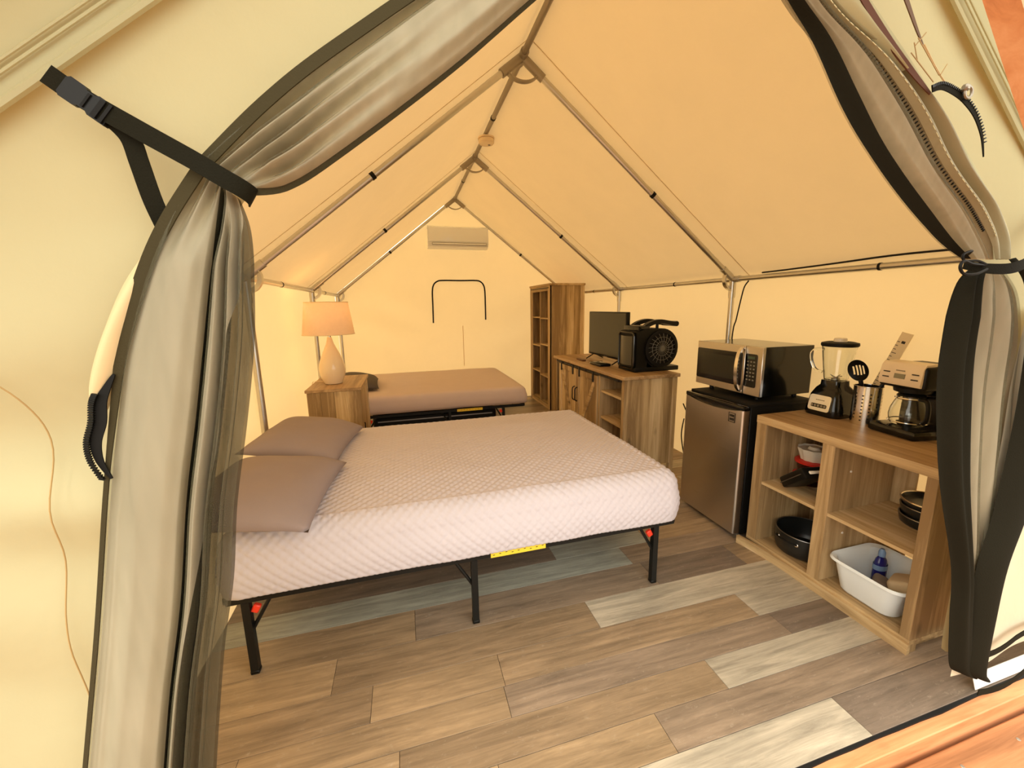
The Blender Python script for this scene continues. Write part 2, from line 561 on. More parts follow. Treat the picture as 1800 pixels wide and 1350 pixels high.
for i, (y0, y1) in enumerate(zip(rows, rows[1:])):
    if i in spec:
        cuts = spec[i]
    else:
        x = WL - random.random() * 0.9; cuts = []
        while x < WR:
            x += 1.13
            cuts.append((x, random.choice([TAN, BRN, GRB, DRK, LIT, BRN, GRB])))
    x = WL
    for cx_, col in cuts:
        e = min(cx_, WR)
        if e - x > 0.03:
            bm = B(); lx, ly = (e - x) / 2 - 0.0008, (y1 - y0) / 2 - 0.0008
            box(bm, -lx, lx, -ly, ly, -0.0035, 0.0, bev=0.0006)
            p = obj('plank', bm, M['plank'], None, None)
            p.parent = floor; p.location = ((x + e) / 2, (y0 + y1) / 2, 0.0)
            p.color = col
        x = max(x, e)

# --- side and back walls
bm = B()
def f(u, v):
    y = 0.74 + u * (YB - 0.74); z = -0.02 + v * (ZE + 0.02)
    return (WL - 0.012 * nz(y, z, 3, 1.6) - 0.02 * sin(pi * v) * abs(sin(pi * (y - 0.9) / 1.65)), y, z)
grid(bm, f, 90, 30)
wl = struct(obj('wall_left', bm, M['wallcloth'], None, 180), 'cream canvas side wall behind the bed heads', 'wall')
bm = B()
def f(u, v):
    y = 0.74 + u * (YB - 0.74); z = -0.02 + v * (ZE + 0.02)
    return (WR + 0.012 * nz(y, z, 8, 1.6) + 0.02 * sin(pi * v) * abs(sin(pi * (y - 0.9) / 1.65)), y, z)
grid(bm, f, 90, 30)
wr = struct(obj('wall_right', bm, M['wallcloth'], None, 180), 'cream canvas side wall behind the kitchen furniture', 'wall')
bm = B()
def f(u, v):
    x = WL + u * (WR - WL); z = -0.02 + v * (roofz(x) + 0.02)
    d = 0.012 * nz(x, z, 5, 1.5)
    d += 0.012 * sin(9 * (z - 0.45 * x)) * max(0, 1 - abs(z - 0.9) / 0.9) * max(0, 1 - abs(x - 1.7) / 0.8)
    d += 0.010 * sin(11 * (z + 0.35 * x)) * max(0, 1 - abs(z - 1.25) / 0.6) * max(0, 1 - abs(x + 0.2) / 0.8)
    return (x, YB + d, z)
grid(bm, f, 90, 70)
wb = struct(obj('wall_back', bm, M['wallcloth'], None, 180), 'cream canvas gable wall at the back of the tent', 'wall')
bm = B()
tube(bm, [(0.846, YB - 0.008, 0.55 + k * 0.075) for k in range(9)], 0.004, 6)
obj('seam', bm, M['seam'], wb)
# zipped window flap in the back wall: a dark arched zip
arc = [(0.415, 1.204), (0.420, 1.45), (0.423, 1.65), (0.445, 1.745), (0.50, 1.795), (0.58, 1.808), (0.83, 1.806),
       (1.05, 1.808), (1.125, 1.792), (1.172, 1.74), (1.19, 1.65), (1.192, 1.45), (1.191, 1.234)]
bm = B()
ribbon(bm, [(p.x, YB - 0.03, p.y) for p in (cr(arc, k / 60) for k in range(61))],
       lambda i, p: (p.x - 0.8, 0, p.z - 1.4), 0.020, 0.003)
struct(obj('window_1', bm, M['blackmatte']), 'black arched zip outlining the closed window flap in the back wall', 'window')

# --- roof: two slopes of cloth, sagging a little between the frames
ceil = sroot('ceiling', 'tan canvas roof lining sloping up to the ridge', 'ceiling')
for side, xe in (('l', WL), ('r', WR)):
    bm = B()
    def f(u, v):
        y = 0.55 + u * (YB - 0.55)
        x = xe + v * (RX - xe)
        z = roofz(x)
        # sag between rafters
        ph = 0.0
        for a, b in zip([0.55] + YA, YA + [YB]):
            if a <= y <= b and b - a > 0.5:
                ph = sin(pi * (y - a) / (b - a))
        z -= 0.022 * ph * sin(pi * v) - 0.012 * nz(x, y, 2, 1.3) * sin(pi * v)
        return (x, y, z + 0.004)
    grid(bm, f, 80, 30)
    obj('roof_slope', bm, M['roof'], ceil, 180)
    for y in YA[1:3]:
        bm = B()
        pts = []
        for k in range(21):
            v = k / 20; x = xe + v * (RX - xe)
            pts.append((x, y - 0.13 if side == 'r' else y - 0.10, roofz(x) - 0.004 - 0.006 * sin(pi * v)))
        ribbon(bm, pts, (0, 1, 0), 0.006, 0.0012)
        obj('seam', bm, M['roof'], ceil)

# --- front wall: canvas either side of the tied-back door
wf = sroot('wall_front', 'cream canvas front wall around the open tent door', 'wall')
# inner edge of the left panel (x, z) from the ground to above the door's top
LE = [(-0.60, -0.02), (-0.57, 0.35), (-0.50, 0.662), (-0.46, 0.924), (-0.43, 1.15), (-0.41, 1.297), (-0.375, 1.40),
      (-0.34, 1.49), (-0.30, 1.562), (-0.24, 1.647), (-0.16, 1.727), (-0.07, 1.802), (0.05, 1.893), (0.30, 2.07), (0.55, 2.25)]
def edge_x(tab, z):
    for (xa, za), (xb, zb) in zip(tab, tab[1:]):
        if z <= zb:
            return xa + (xb - xa) * (z - za) / (zb - za)
    return tab[-1][0]
def wrinkle(x, z):
    d = 0.030 * nz(x, z, 1, 2.2) + 0.012 * nz(x, z * 1.3, 4, 5.0)
    d += 0.022 * sin(17 * (z - 0.55 * x) + 2.5 * nz(x, z, 6, 2.0)) * max(0, 1 - abs(z - 1.35) / 0.5)
    d += 0.014 * sin(24 * (z + 0.35 * x) + 3 * nz(x, z, 9, 2.0)) * max(0, 1 - abs(z - 1.1) / 0.6)
    d += 0.008 * sin(34 * (z - 0.85 * x)) * max(0, min(1, (z - 1.5) / 0.2))
    return d * (1 - 0.75 * max(0, min(1, (z - 1.50) / 0.25)))
bm = B()
def f(u, v):
    z = -0.02 + v * 2.27
    xl = WL if z < ZE else RX - (ZR - z) * (RX - WL) / (ZR - ZE)
    xr = edge_x(LE, z) + 0.04
    x = xl + u * (xr - xl)
    return (x, YF + wrinkle(x, z) * (1 - 0.5 * u), z)
grid(bm, f, 60, 130)
obj('canvas_panel', bm, M['canvas'], wf, 180)
RE = [(2.10, 0.10), (1.80, 0.17), (1.72, 0.6), (1.60, 1.0), (1.56, 1.30), (1.58, 1.50), (1.56, 1.60), (1.40, 1.72),
      (1.20, 1.86), (1.06, 1.97), (0.90, 2.08), (0.72, 2.18), (0.60, 2.25)]
bm = B()
def f(u, v):
    z = 0.10 + v * 2.15
    xr = WR if z < ZE else RX + (ZR - z) * (WR - RX) / (ZR - ZE)
    xl = edge_x(RE, z)
    x = xl + u * (xr - xl)
    d = 0.010 * nz(x, z, 11, 2.0) + 0.010 * sin(14 * (x + 0.75 * z)) * max(0, 1 - abs(x - 1.75) / 0.35)
    return (x, YF + d, z)
grid(bm, f, 50, 100)
obj('canvas_panel', bm, M['canvas'], wf, 180)
bm = B()
def f(u, v):
    z = 2.25 + v * (ZR - 2.25)
    xl = RX - (ZR - z) * (RX - WL) / (ZR - ZE); xr = RX + (ZR - z) * (WR - RX) / (ZR - ZE)
    return (xl + u * (xr - xl), YF, z)
grid(bm, f, 10, 8)
obj('gable_top', bm, M['canvas'], wf, 180)
# doubled valance strips that follow the roof edge, with a rolled hem
for xe, dz in ((WL, 0.218), (WR, 0.455)):
    bm = B()
    def f(u, v):
        x = xe + u * (RX - xe)
        return (x, YF - 0.014 - 0.006 * sin(pi * v) + 0.004 * nz(x, v, 3, 4), roofz(x) + 0.01 - dz * v)
    grid(bm, f, 50, 8)
    obj('valance', bm, M['canvas'], wf, 180)
    for off, rr in ((0.0, 0.006), (0.03, 0.0022), (0.042, 0.0022)):
        bm = B()
        tube(bm, [(xe + k / 40 * (RX - xe), YF - 0.018 - off * 0.12, roofz(xe + k / 40 * (RX - xe)) + 0.01 - dz + off) for k in range(41)], rr, 6)
        obj('hem' if off == 0 else 'stitching', bm, M['canvas'], wf)
# a thin drooping seam thread on the left panel
th_ = [(-0.62, 1.36), (-0.575, 1.30), (-0.556, 1.22), (-0.556, 1.10), (-0.57, 0.97), (-0.578, 0.86), (-0.575, 0.76)]
bm = B()
pts = []
for k in range(41):
    p = cr(th_, k / 40)
    u = 0.5
    pts.append((p.x, YF + wrinkle(p.x, p.y) * 0.6 - 0.012, p.y))
tube(bm, pts, 0.0012, 5)
obj('stitching', bm, M['cord'], wf)

# --- cedar sill and deck in front of the door
bm = B()
pts = []
nseg = 40
rings = []
for k in range(nseg + 1):
    x = -1.2 + 4.2 * k / nseg
    j = 0.008 * nz(x, 0, 0, 6) + 0.004 * nz(x, 2, 0, 19)
    rings.append([(x, 0.722, -0.004), (x, 0.713 + j, -0.006), (x, 0.713 + j, -0.016), (x, 0.722, -0.02)])
loft(bm, rings)
struct(obj('trim_1', bm, M['blackmatte']), 'ragged black underlay edge along the front of the plank floor', 'trim')
bm = B(); box(bm, -1.3, 3.2, 0.674, 0.719, -0.16, -0.012, bev=0.003)
struct(obj('trim_2', bm, M['cedar']), 'orange cedar sill beam between the floor and the deck', 'trim')
dk = sroot('floor_deck', 'reddish brown deck of planed boards outside the tent door', 'deck')
y = 0.660; k = 0
while y > -1.6:
    bm = B(); box(bm, -2.2, 2.25, -0.0705, 0.0705, -0.038, 0.0, bev=0.004)
    b = obj('board', bm, M['deck'], None, 30)
    b.parent = dk; b.location = (0.6, y - 0.07, -0.07)
    if k < 2:
        bm = B()
        for px_ in ((1.60, 1.66, 1.95) if k == 0 else (1.5, 1.56)):
            lathe(bm, [(0.006, 0.0), (0.005, 0.0012)], (px_, y - 0.05, -0.07), 10)
        obj('screw', bm, M['bracket'], b)
    y -= 0.145; k += 1
bm = B(); box(bm, -40, 40, -40, 40, -0.62, -0.60)
struct(obj('ground', bm, M['ground']), 'bare earth ground outside the tent', 'ground')

# one rafter of the porch shows at the upper right corner
pr = sroot('porch_roof', 'orange cedar porch rafter at the upper right corner', 'rafter')
a = Vector((0.755, 0.50, 2.20)); b_ = Vector((1.735, 0.50, 1.175))
dirv = (b_ - a).normalized(); nrm = Vector((-dirv.z, 0, dirv.x))
bm = B()
rings = [[p, p + nrm * 0.14, p + nrm * 0.14 + Vector((0, 0.04, 0)), p + Vector((0, 0.04, 0))] for p in (a, b_)]
loft(bm, rings)
obj('rafter', bm, M['cedar'], pr)

# ================================================================== TENT FRAME
fr = thing('tent_frame', 'galvanised steel pipe frame of ridge, rafters, eave pipes and uprights inside the tent', 'frame', (RX, 0.9, 0))
PR = 0.019
fx = {-1: -0.837, 1: 2.487}
RZ, EZ = 2.911, 1.605
def pipe(name, a, b, r=PR, mat='galv', n=12):
    bm = B(); tube(bm, [a, b], r, n)
    return obj(name, bm, M[mat], fr)
for (a, b) in zip(YA, YA[1:]):
    rp_ = pipe('ridge_pipe', (RX, a + 0.03, RZ), (RX, b - 0.03, RZ), mat='bracket')
    mid = a + (b - a) * 0.47
    bm = B(); tube(bm, [(RX, mid, RZ), (RX, mid + 0.02, RZ)], PR + 0.003, 12)
    obj('joint_band', bm, M['blackmatte'], rp_)
for s in (-1, 1):
    for a, b in zip(YA, YA[1:]):
        e = pipe('eave_pipe', (fx[s], a + 0.05, EZ), (fx[s], b - 0.05, EZ), mat='galv')
        mid = a + (b - a) * 0.40
        bm = B(); tube(bm, [(fx[s], mid, EZ), (fx[s], mid + 0.012, EZ)], PR + 0.002, 12)
        obj('joint_band', bm, M['blackmatte'], e)
    for y in YA:
        top = Vector((RX, y, RZ)); bot = Vector((fx[s], y, EZ))
        d = (bot - top).normalized()
        rf = pipe('rafter', top + d * 0.10, bot - d * 0.07)
        m_ = top.lerp(bot, 0.56)
        bm = B(); tube(bm, [m_ - d * 0.012, m_ + d * 0.012], PR + 0.003, 12)
        obj('joint_band', bm, M['blackmatte'], rf)
        pipe('upright', (fx[s], y, 0.0), (fx[s], y, EZ - 0.08))
        # corner fitting: three sleeves and a curved gusset
        bm = B()
        tube(bm, [bot - d * 0.13, bot], PR + 0.006, 12)
        tube(bm, [(fx[s], y, EZ - 0.14), (fx[s], y, EZ)], PR + 0.006, 12)
        tube(bm, [(fx[s], y - 0.07, EZ), (fx[s], y + 0.07, EZ)], PR + 0.006, 12)
        obj('corner_fitting', bm, M['galv'], fr)
        bm = B()
        c_ = bot + Vector((0, 0, 0))
        a0 = math.atan2((-d).z, (-d).x); a1 = -pi / 2
        if s > 0: a1 = 3 * pi / 2
        pts = [c_ + Vector((cos(a0 + (a1 - a0) * k / 14), 0, sin(a0 + (a1 - a0) * k / 14))) * 0.085 for k in range(15)]
        ribbon(bm, pts, (0, 1, 0), 0.032, 0.003)
        ribbon(bm, [c_ + (p - c_) * 0.86 for p in pts], lambda i, p: p - c_, 0.024, 0.0015)
        obj('gusset', bm, M['galv'], fr)
for y in YA:
    bm = B()
    top = Vector((RX, y, RZ))
    ds = [(Vector((fx[s], y, EZ)) - top).normalized() for s in (-1, 1)]
    for d in ds:
        tube(bm, [top, top + d * 0.17], PR + 0.008, 12)
    tube(bm, [top + Vector((0, -0.06, 0.0)), top + Vector((0, 0.06, 0.0))], PR + 0.008, 12)
    obj('ridge_hub', bm, M['bracket'], fr)
    bm = B()
    a0 = math.atan2(ds[0].z, ds[0].x) + 2 * pi; a1 = math.atan2(ds[1].z, ds[1].x) + 2 * pi
    pts = [top + Vector((cos(a0 + (a1 - a0) * k / 14), 0, sin(a0 + (a1 - a0) * k / 14))) * 0.135 for k in range(15)]
    ribbon(bm, pts, (0, 1, 0), 0.035, 0.004)
    obj('gusset', bm, M['bracket'], fr)

# ================================================================== DOOR CURTAINS
def sheet(bm, Lc, Rc, dep, ns, nt_, y0, s0=0.0, s1=1.0):
    def f(u, v):
        s = s0 + (s1 - s0) * u
        a = cr(Lc, v); b = cr(Rc, v)
        p = a.lerp(b, s)
        return (p.x, y0 + dep(s, v), p.y)
    return grid(bm, f, ns, nt_)

# ---- left curtain
lc = thing('door_curtain', 'grey insect mesh and canvas door tied back at the left of the opening', 'curtain', (-0.4, 0.7, 0.0),
           group='tied-back door curtains')
# lower half: from the tie down to the floor
LLo = [(-0.270, 1.635), (-0.326, 1.552), (-0.366, 1.475), (-0.405, 1.378), (-0.429, 1.293), (-0.461, 1.160), (-0.511, 0.920), (-0.570, 0.660), (-0.64, 0.35), (-0.70, 0.03)]
RLo = [(-0.232, 1.592), (-0.226, 1.55), (-0.232, 1.482), (-0.244, 1.376), (-0.271, 1.237), (-0.304, 1.090), (-0.328, 0.945), (-0.368, 0.768), (-0.43, 0.40), (-0.47, 0.03)]
PLO = [(0.0, 0.0), (0.05, -0.012), (0.16, -0.022), (0.34, -0.034), (0.50, -0.036), (0.61, -0.026), (0.66, 0.085),
       (0.70, -0.020), (0.76, -0.034), (0.80, 0.006), (0.85, -0.026), (0.895, 0.012), (0.94, -0.012), (1.0, 0.02)]
PTIE = [(0.0, 0.0), (0.1, -0.012), (0.22, 0.006), (0.34, -0.016), (0.46, 0.006), (0.6, -0.018), (0.7, 0.01), (0.8, -0.02), (0.9, 0.006), (1.0, 0.0)]
def dlo(s, v):
    k = min(1.0, max(0, (v - 0.02)) * 5.5)
    return lerp1(PTIE, s) * (1 - k) + lerp1(PLO, s) * k * (0.85 + 0.25 * v) + 0.004 * nz(s * 3, v * 3, 2)
bm = B(); sheet(bm, LLo, RLo, dlo, 110, 90, 0.722)
obj('mesh_panel', bm, M['mesh'], lc, 180)
# canvas behind the mesh, under the wide left fold only
def dli(s, v): return dlo(s, v) + 0.008
bm = B(); sheet(bm, LLo, RLo, dli, 70, 90, 0.722, 0.03, 0.63)
obj('canvas_lining', bm, M['canvas_in'], lc, 180)
bm = B()
def f(u, v):
    se = lerp1([(0, 0.98), (0.06, 0.97), (0.22, 0.90), (0.36, 0.84), (0.55, 0.79), (0.8, 0.74), (1.0, 0.72)], v)
    s = 0.69 + (se - 0.69) * u
    p = cr(LLo, v).lerp(cr(RLo, v), s)
    return (p.x, 0.722 + dlo(s, v) + 0.007, p.y)
grid(bm, f, 30, 80)
obj('canvas_lining', bm, M['canvas_in'], lc, 180)
# near-black strip paints in the deep fold's shade; doubled mesh at the free edge
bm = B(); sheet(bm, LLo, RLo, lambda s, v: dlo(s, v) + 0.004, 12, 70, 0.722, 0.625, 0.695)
obj('fold_shade', bm, M['hem'], lc, 180)
bm = B(); sheet(bm, LLo, RLo, lambda s, v: dlo(s, v) + 0.016, 30, 60, 0.722, 0.78, 1.0)
obj('mesh_edge', bm, M['meshdark'], lc, 180)
# hem tape along the outer edge
def hem_pts(Lc, dep, y0, n, s=0.0, dy=-0.003):
    out = []
    for k in range(n + 1):
        v = k / n; p = cr(Lc, v)
        out.append((p.x, y0 + dep(s, v) + dy, p.y))
    return out
bm = B()
P_ = hem_pts(LLo, dlo, 0.722, 60)
ribbon(bm, [(p[0] + 0.005, p[1] - 0.008, p[2]) for p in P_], (1, -0.2, 0), [0.020 - 0.013 * min(1, max(0, (k - 16) / 16)) for k in range(61)], 0.001)
obj('hem', bm, M['hem2'], lc)
# upper half: from the tie up to the top of the door
LUp = [(-0.270, 1.640), (-0.190, 1.722), (-0.098, 1.800), (0.023, 1.893), (0.16, 1.99), (0.33, 2.10), (0.52, 2.22)]
RUp = [(-0.224, 1.600), (-0.160, 1.614), (-0.074, 1.672), (0.107, 1.815), (0.235, 1.927), (0.40, 2.07), (0.56, 2.21)]
PUP = [(0.0, 0.0), (0.10, -0.006), (0.17, 0.006), (0.30, -0.022), (0.46, -0.030), (0.60, -0.026), (0.80, -0.034), (0.92, -0.016), (1.0, 0.016)]
PUM = [(0.0, 0.0), (0.12, -0.010), (0.20, 0.016), (0.34, -0.028), (0.44, 0.004), (0.52, -0.026), (0.62, 0.008), (0.72, -0.030), (0.82, 0.004), (0.90, -0.02), (1.0, 0.014)]
def dup_(s, v):
    k1 = min(1.0, v * 6.5); k2 = max(0.0, min(1.0, (v - 0.20) / 0.30))
    d = lerp1(PTIE, s) * (1 - k1) + (lerp1(PUM, s) * (1 - k2) + lerp1(PUP, s) * k2) * k1
    return d + 0.004 * nz(s * 4, v * 5, 7)
bm = B(); sheet(bm, LUp, RUp, dup_, 100, 70, 0.722)
obj('mesh_panel', bm, M['mesh'], lc, 180)
bm = B(); sheet(bm, LUp, RUp, lambda s, v: dup_(s, v) + 0.008, 70, 70, 0.722, 0.04, 0.97)
obj('canvas_lining', bm, M['canvas_in'], lc, 180)
bm = B()
P_ = hem_pts(LUp, dup_, 0.722, 50)
ribbon(bm, [(p[0] + 0.005, p[1] - 0.008, p[2] - 0.006) for p in P_], (0.65, -0.2, -0.75), 0.019, 0.001)
obj('hem', bm, M['hem2'], lc)
bm = B()
ribbon(bm, [(p[0] - 0.003, p[1] - 0.003, p[2]) for p in hem_pts(RUp, dup_, 0.722, 50, 1.0)], (0.6, 0, -0.7), 0.010, 0.001)
obj('hem', bm, M['hem2'], lc)
# canvas door flap bulging out from behind the hem, with the zip teeth
FB = [(-0.345, 1.53), (-0.392, 1.465), (-0.425, 1.40), (-0.450, 1.34), (-0.458, 1.30), (-0.452, 1.26)]
FA = [(-0.320, 1.53), (-0.355, 1.465), (-0.385, 1.40), (-0.410, 1.335), (-0.440, 1.28), (-0.452, 1.255)]
bm = B(); sheet(bm, FB, FA, lambda s, v: -0.022 * sin(pi * v) * sin(pi * min(1, s * 1.2)), 12, 30, 0.722)
obj('canvas_flap', bm, M['seam'], lc, 180)  # tan seam colour puts the lining's shade and backlight into the flap
ZP = [(-0.424, 1.335), (-0.436, 1.315), (-0.446, 1.295), (-0.452, 1.265), (-0.462, 1.235), (-0.462, 1.205), (-0.452, 1.175)]
bm = B()
zp3 = [(cr(ZP, k / 50).x, 0.704, cr(ZP, k / 50).y) for k in range(51)]
ribbon(bm, [(p[0] + 0.008, p[1] + 0.004, p[2]) for p in zp3], (1, 0, 0.3), [0.003 + 0.013 * sin(pi * k / 50) for k in range(51)], 0.001)
zt = obj('zipper_tape', bm, M['blackmatte'], lc)
bm = B()
for k in range(12, 50):
    p = Vector(zp3[k])
    box(bm, -0.004, 0.003, -0.002, 0.002, -0.0012, 0.0012, mat=Matrix.Translation(p) @ Matrix.Rotation(0.35, 4, 'Y'))
o = obj('zipper_teeth', bm, M['blackplastic'], zt); o['kind'] = 'stuff'

# strap with buckle
st = thing('tie_strap', 'dark webbing strap with side-release buckle holding back the left curtain', 'strap', (-0.43, 0.732, 1.72))
SP = [(-0.428, 0.714, 1.732), (-0.392, 0.712, 1.705), (-0.330, 0.705, 1.668), (-0.272, 0.694, 1.634), (-0.240, 0.690, 1.614), (-0.216, 0.696, 1.600), (-0.208, 0.712, 1.594), (-0.214, 0.735, 1.594)]
bm = B(); ribbon(bm, crv(SP, 40), (-0.5, 0, -0.85), 0.026, 0.0012)
obj('webbing', bm, M['web'], st)
LP = [(-0.372, 0.715, 1.690), (-0.352, 0.718, 1.665), (-0.345, 0.718, 1.63), (-0.338, 0.722, 1.58), (-0.328, 0.732, 1.53)]
bm = B(); ribbon(bm, crv(LP, 20), (1, 0, 0.3), 0.024, 0.0012)
obj('loose_end', bm, M['web'], st)
ang = math.atan2(1.692 - 1.732, -0.376 + 0.428)
bk = Matrix.Translation((-0.388, 0.714, 1.702)) @ Matrix.Rotation(-ang, 4, 'Y')
bm = B()
poly = [(-0.030, -0.011), (-0.026, -0.015), (-0.010, -0.015), (-0.006, -0.012), (0.004, -0.012), (0.008, -0.015), (0.028, -0.015),
        (0.028, 0.015), (0.008, 0.015), (0.004, 0.012), (-0.006, 0.012), (-0.010, 0.015), (-0.026, 0.015), (-0.030, 0.011)]
prism(bm, poly, lambda x, z: bk @ Vector((x, -0.005, z)), lambda x, z: bk @ Vector((x, 0.005, z)))
bkl = obj('buckle', bm, M['blackplastic'], st)
bm = B()
box(bm, 0.012, 0.018, -0.008, -0.004, -0.013, 0.013, mat=bk)
box(bm, 0.022, 0.026, -0.008, -0.004, -0.014, 0.014, mat=bk)
box(bm, -0.002, 0.001, -0.007, -0.004, -0.010, 0.010, mat=bk)
obj('buckle_ridge', bm, M['blackmatte'], bkl)

# ---- right curtain
rc = thing('door_curtain', 'dark mesh and canvas door gathered by a cord at the right of the opening', 'curtain', (1.6, 0.7, 0.0),
           group='tied-back door curtains')
RUL = [(1.440, 1.530), (1.330, 1.580), (1.209, 1.654), (1.052, 1.768), (0.948, 1.862), (0.850, 1.967), (0.790, 2.018), (0.69, 2.10), (0.60, 2.17)]
RUR = [(1.620, 1.530), (1.600, 1.590), (1.530, 1.660), (1.400, 1.735), (1.270, 1.845), (1.120, 1.930), (0.955, 1.980), (0.845, 2.032), (0.735, 2.10), (0.63, 2.175)]
PR1 = [(0.0, 0.010), (0.12, -0.010), (0.2, 0.02), (0.32, -0.018), (0.45, -0.026), (0.58, -0.006), (0.68, -0.022), (0.80, 0.004), (0.90, -0.02), (1.0, 0.0)]
def dru(s, v):
    return lerp1(PR1, s) * (0.5 + 0.6 * min(1, v * 3)) + 0.004 * nz(s * 5, v * 6, 3)
bm = B(); sheet(bm, RUL, RUR, dru, 70, 70, 0.722)
obj('mesh_panel', bm, M['mesh'], rc, 180)
bm = B(); sheet(bm, RUL, RUR, lambda s, v: dru(s, v) + 0.008, 50, 70, 0.722, 0.25, 0.72)
obj('canvas_lining', bm, M['canvas_in'], rc, 180)
bm = B(); sheet(bm, RUL, RUR, lambda s, v: dru(s, v) - 0.004, 14, 70, 0.722, 0.0, 0.11)
obj('mesh_edge', bm, M['hem'], rc, 180)
# zipped dark border with pale stitching along the outer edge
bm = B(); sheet(bm, RUL, RUR, lambda s, v: dru(s, v) - 0.005, 24, 70, 0.722, 0.62, 1.0)
zb = obj('zipper_border', bm, plain('zipper_border_tape', srgb(150, 142, 110), 0.5, bump=0.5, bscale=60), rc, 180)
for s_ in (0.66, 0.95):
    bm = B()
    for k in range(8, 60):
        v0, v1 = k / 70, (k + 0.6) / 70
        pp = []
        for v in (v0, v1):
            p = cr(RUL, v).lerp(cr(RUR, v), s_)
            pp.append((p.x, 0.722 + dru(s_, v) - 0.0065, p.y))
        ribbon(bm, pp, (1, 0, 1), 0.0016, 0.0005)
    o = obj('stitching', bm, M['stitch'], zb); o['kind'] = 'stuff'
bm = B()
for k in range(20, 130):
    v = k / 140
    p = cr(RUL, v).lerp(cr(RUR, v), 0.60)
    box(bm, -0.003, 0.003, -0.002, 0.002, -0.001, 0.001,
        mat=Matrix.Translation((p.x, 0.722 + dru(0.6, v) - 0.006, p.y)) @ Matrix.Rotation(-0.8, 4, 'Y'))
o = obj('zipper_teeth', bm, M['blackplastic'], zb); o['kind'] = 'stuff'
# lower half
B1L = [(1.520, 1.520), (1.445, 1.470), (1.433, 1.312), (1.453, 1.150), (1.536, 0.880), (1.673, 0.565), (1.72, 0.36), (1.770, 0.166), (1.83, 0.115)]
B1R = [(1.555, 1.515), (1.530, 1.460), (1.535, 1.312), (1.570, 1.150), (1.640, 0.880), (1.740, 0.565), (1.80, 0.36), (1.865, 0.150), (1.90, 0.10)]
def db1(s, v):
    k = min(1, v * 5)
    return (0.012 - 0.035 * sin(pi * s) + 0.012 * sin(5 * pi * s) * (1 - v)) * k
bm = B(); sheet(bm, B1L, B1R, db1, 40, 70, 0.720)
obj('mesh_edge', bm, M['hem'], rc, 180)
LNR = [(1.62, 1.520), (1.74, 1.440), (1.80, 1.32), (1.82, 1.15), (1.86, 0.88), (1.88, 0.6), (1.90, 0.36), (1.93, 0.166), (1.95, 0.11)]
def dln(s, v):
    k = min(1, v * 5)
    return (0.012 - 0.016 * sin(pi * s) + 0.014 * sin(7 * pi * s + 1.5 * v)) * k + 0.014
bm = B(); sheet(bm, B1L, LNR, dln, 60, 70, 0.724, 0.12, 1.0)
obj('canvas_lining', bm, M['canvas_in'], rc, 180)
bm = B(); sheet(bm, B1L, LNR, lambda s, v: dln(s, v) - 0.006, 60, 70, 0.724, 0.1, 1.0)
obj('mesh_panel', bm, M['mesh'], rc, 180)
B2L = [(1.600, 1.530), (1.690, 1.470), (1.750, 1.36), (1.775, 1.22), (1.790, 1.02), (1.785, 0.75), (1.760, 0.56), (1.78, 0.36), (1.80, 0.166), (1.86, 0.11)]
B2R = [(1.630, 1.535), (1.745, 1.475), (1.83, 1.36), (1.90, 1.20), (1.95, 1.02), (1.96, 0.78), (1.91, 0.56), (1.90, 0.36), (1.91, 0.150), (1.93, 0.10)]
def db2(s, v):
    k = min(1, v * 5)
    return (0.004 - 0.034 * sin(pi * s)) * k
bm = B(); sheet(bm, B2L, B2R, db2, 24, 70, 0.708)
obj('mesh_edge', bm, M['hem'], rc, 180)
# canvas to the right of the diagonal band, and its black bottom hems
bm = B()
def f(u, v):
    z = 0.10 + 1.3 * v; x = 1.80 + 0.72 * u
    return (x, 0.740 + 0.012 * sin(9 * x + 2 * z) + 0.006 * nz(x, z, 3, 4), z)
grid(bm, f, 30, 40)
obj('canvas_flap', bm, M['canvas_in'], rc, 180)
for zz, yy in ((0.195, 0.722), (0.095, 0.684)):
    bm = B()
    ribbon(bm, [(1.82 + 0.70 * k / 20, yy + 0.010 * sin(9 * (1.82 + 0.7 * k / 20)) - 0.006, zz - 0.012 * sin(pi * min(1, k / 8)) + 0.0 * k) for k in range(21)], (0, 0, 1), 0.022, 0.0015)
    obj('hem', bm, M['hem'], rc)
bm = B()
ribbon(bm, [(1.95 + 0.58 * k / 10, 0.735, 0.028) for k in range(11)], (0, 0.3, 1), 0.052, 0.001)
obj('white_strip', bm, M['stripwhite'], wf)  # plain white strip at the foot of the right front panel

# rolled canvas flap above the right curtain and its zip
rl = thing('rolled_flap', 'cream canvas door flap rolled back above the right curtain with a dark zip', 'flap', (1.2, 0.724, 1.9))
RC = [(0.62, 2.30), (0.80, 2.16), (0.955, 2.035), (1.12, 1.93), (1.29, 1.815), (1.43, 1.72), (1.545, 1.62)]
bm = B(); rings = []
for k in range(41):
    p = cr(RC, k / 40); q = cr(RC, min(1, k / 40 + 0.01)); o_ = cr(RC, max(0, k / 40 - 0.01))
    t = (q - o_).normalized(); n_ = Vector((t.y, -t.x))
    rr = 0.040 * (1 - 0.55 * (k / 40) ** 2)
    ring = []
    for j in range(14):
        a = 2 * pi * j / 14
        ring.append((p.x + n_.x * cos(a) * rr, 0.726 + sin(a) * rr * 0.55, p.y + n_.y * cos(a) * rr))
    rings.append(ring)
loft(bm, rings)
obj('canvas_roll', bm, M['canvas'], rl, 180)
FLA = [(0.66, 2.16), (0.826, 2.040), (0.93, 1.99), (1.03, 1.945), (1.085, 1.918)]
FLB = [(0.74, 2.20), (0.905, 2.055), (0.975, 2.00), (1.045, 1.952), (1.090, 1.920)]
bm = B(); sheet(bm, FLA, FLB, lambda s, v: -0.012 * sin(pi * s), 10, 24, 0.700)
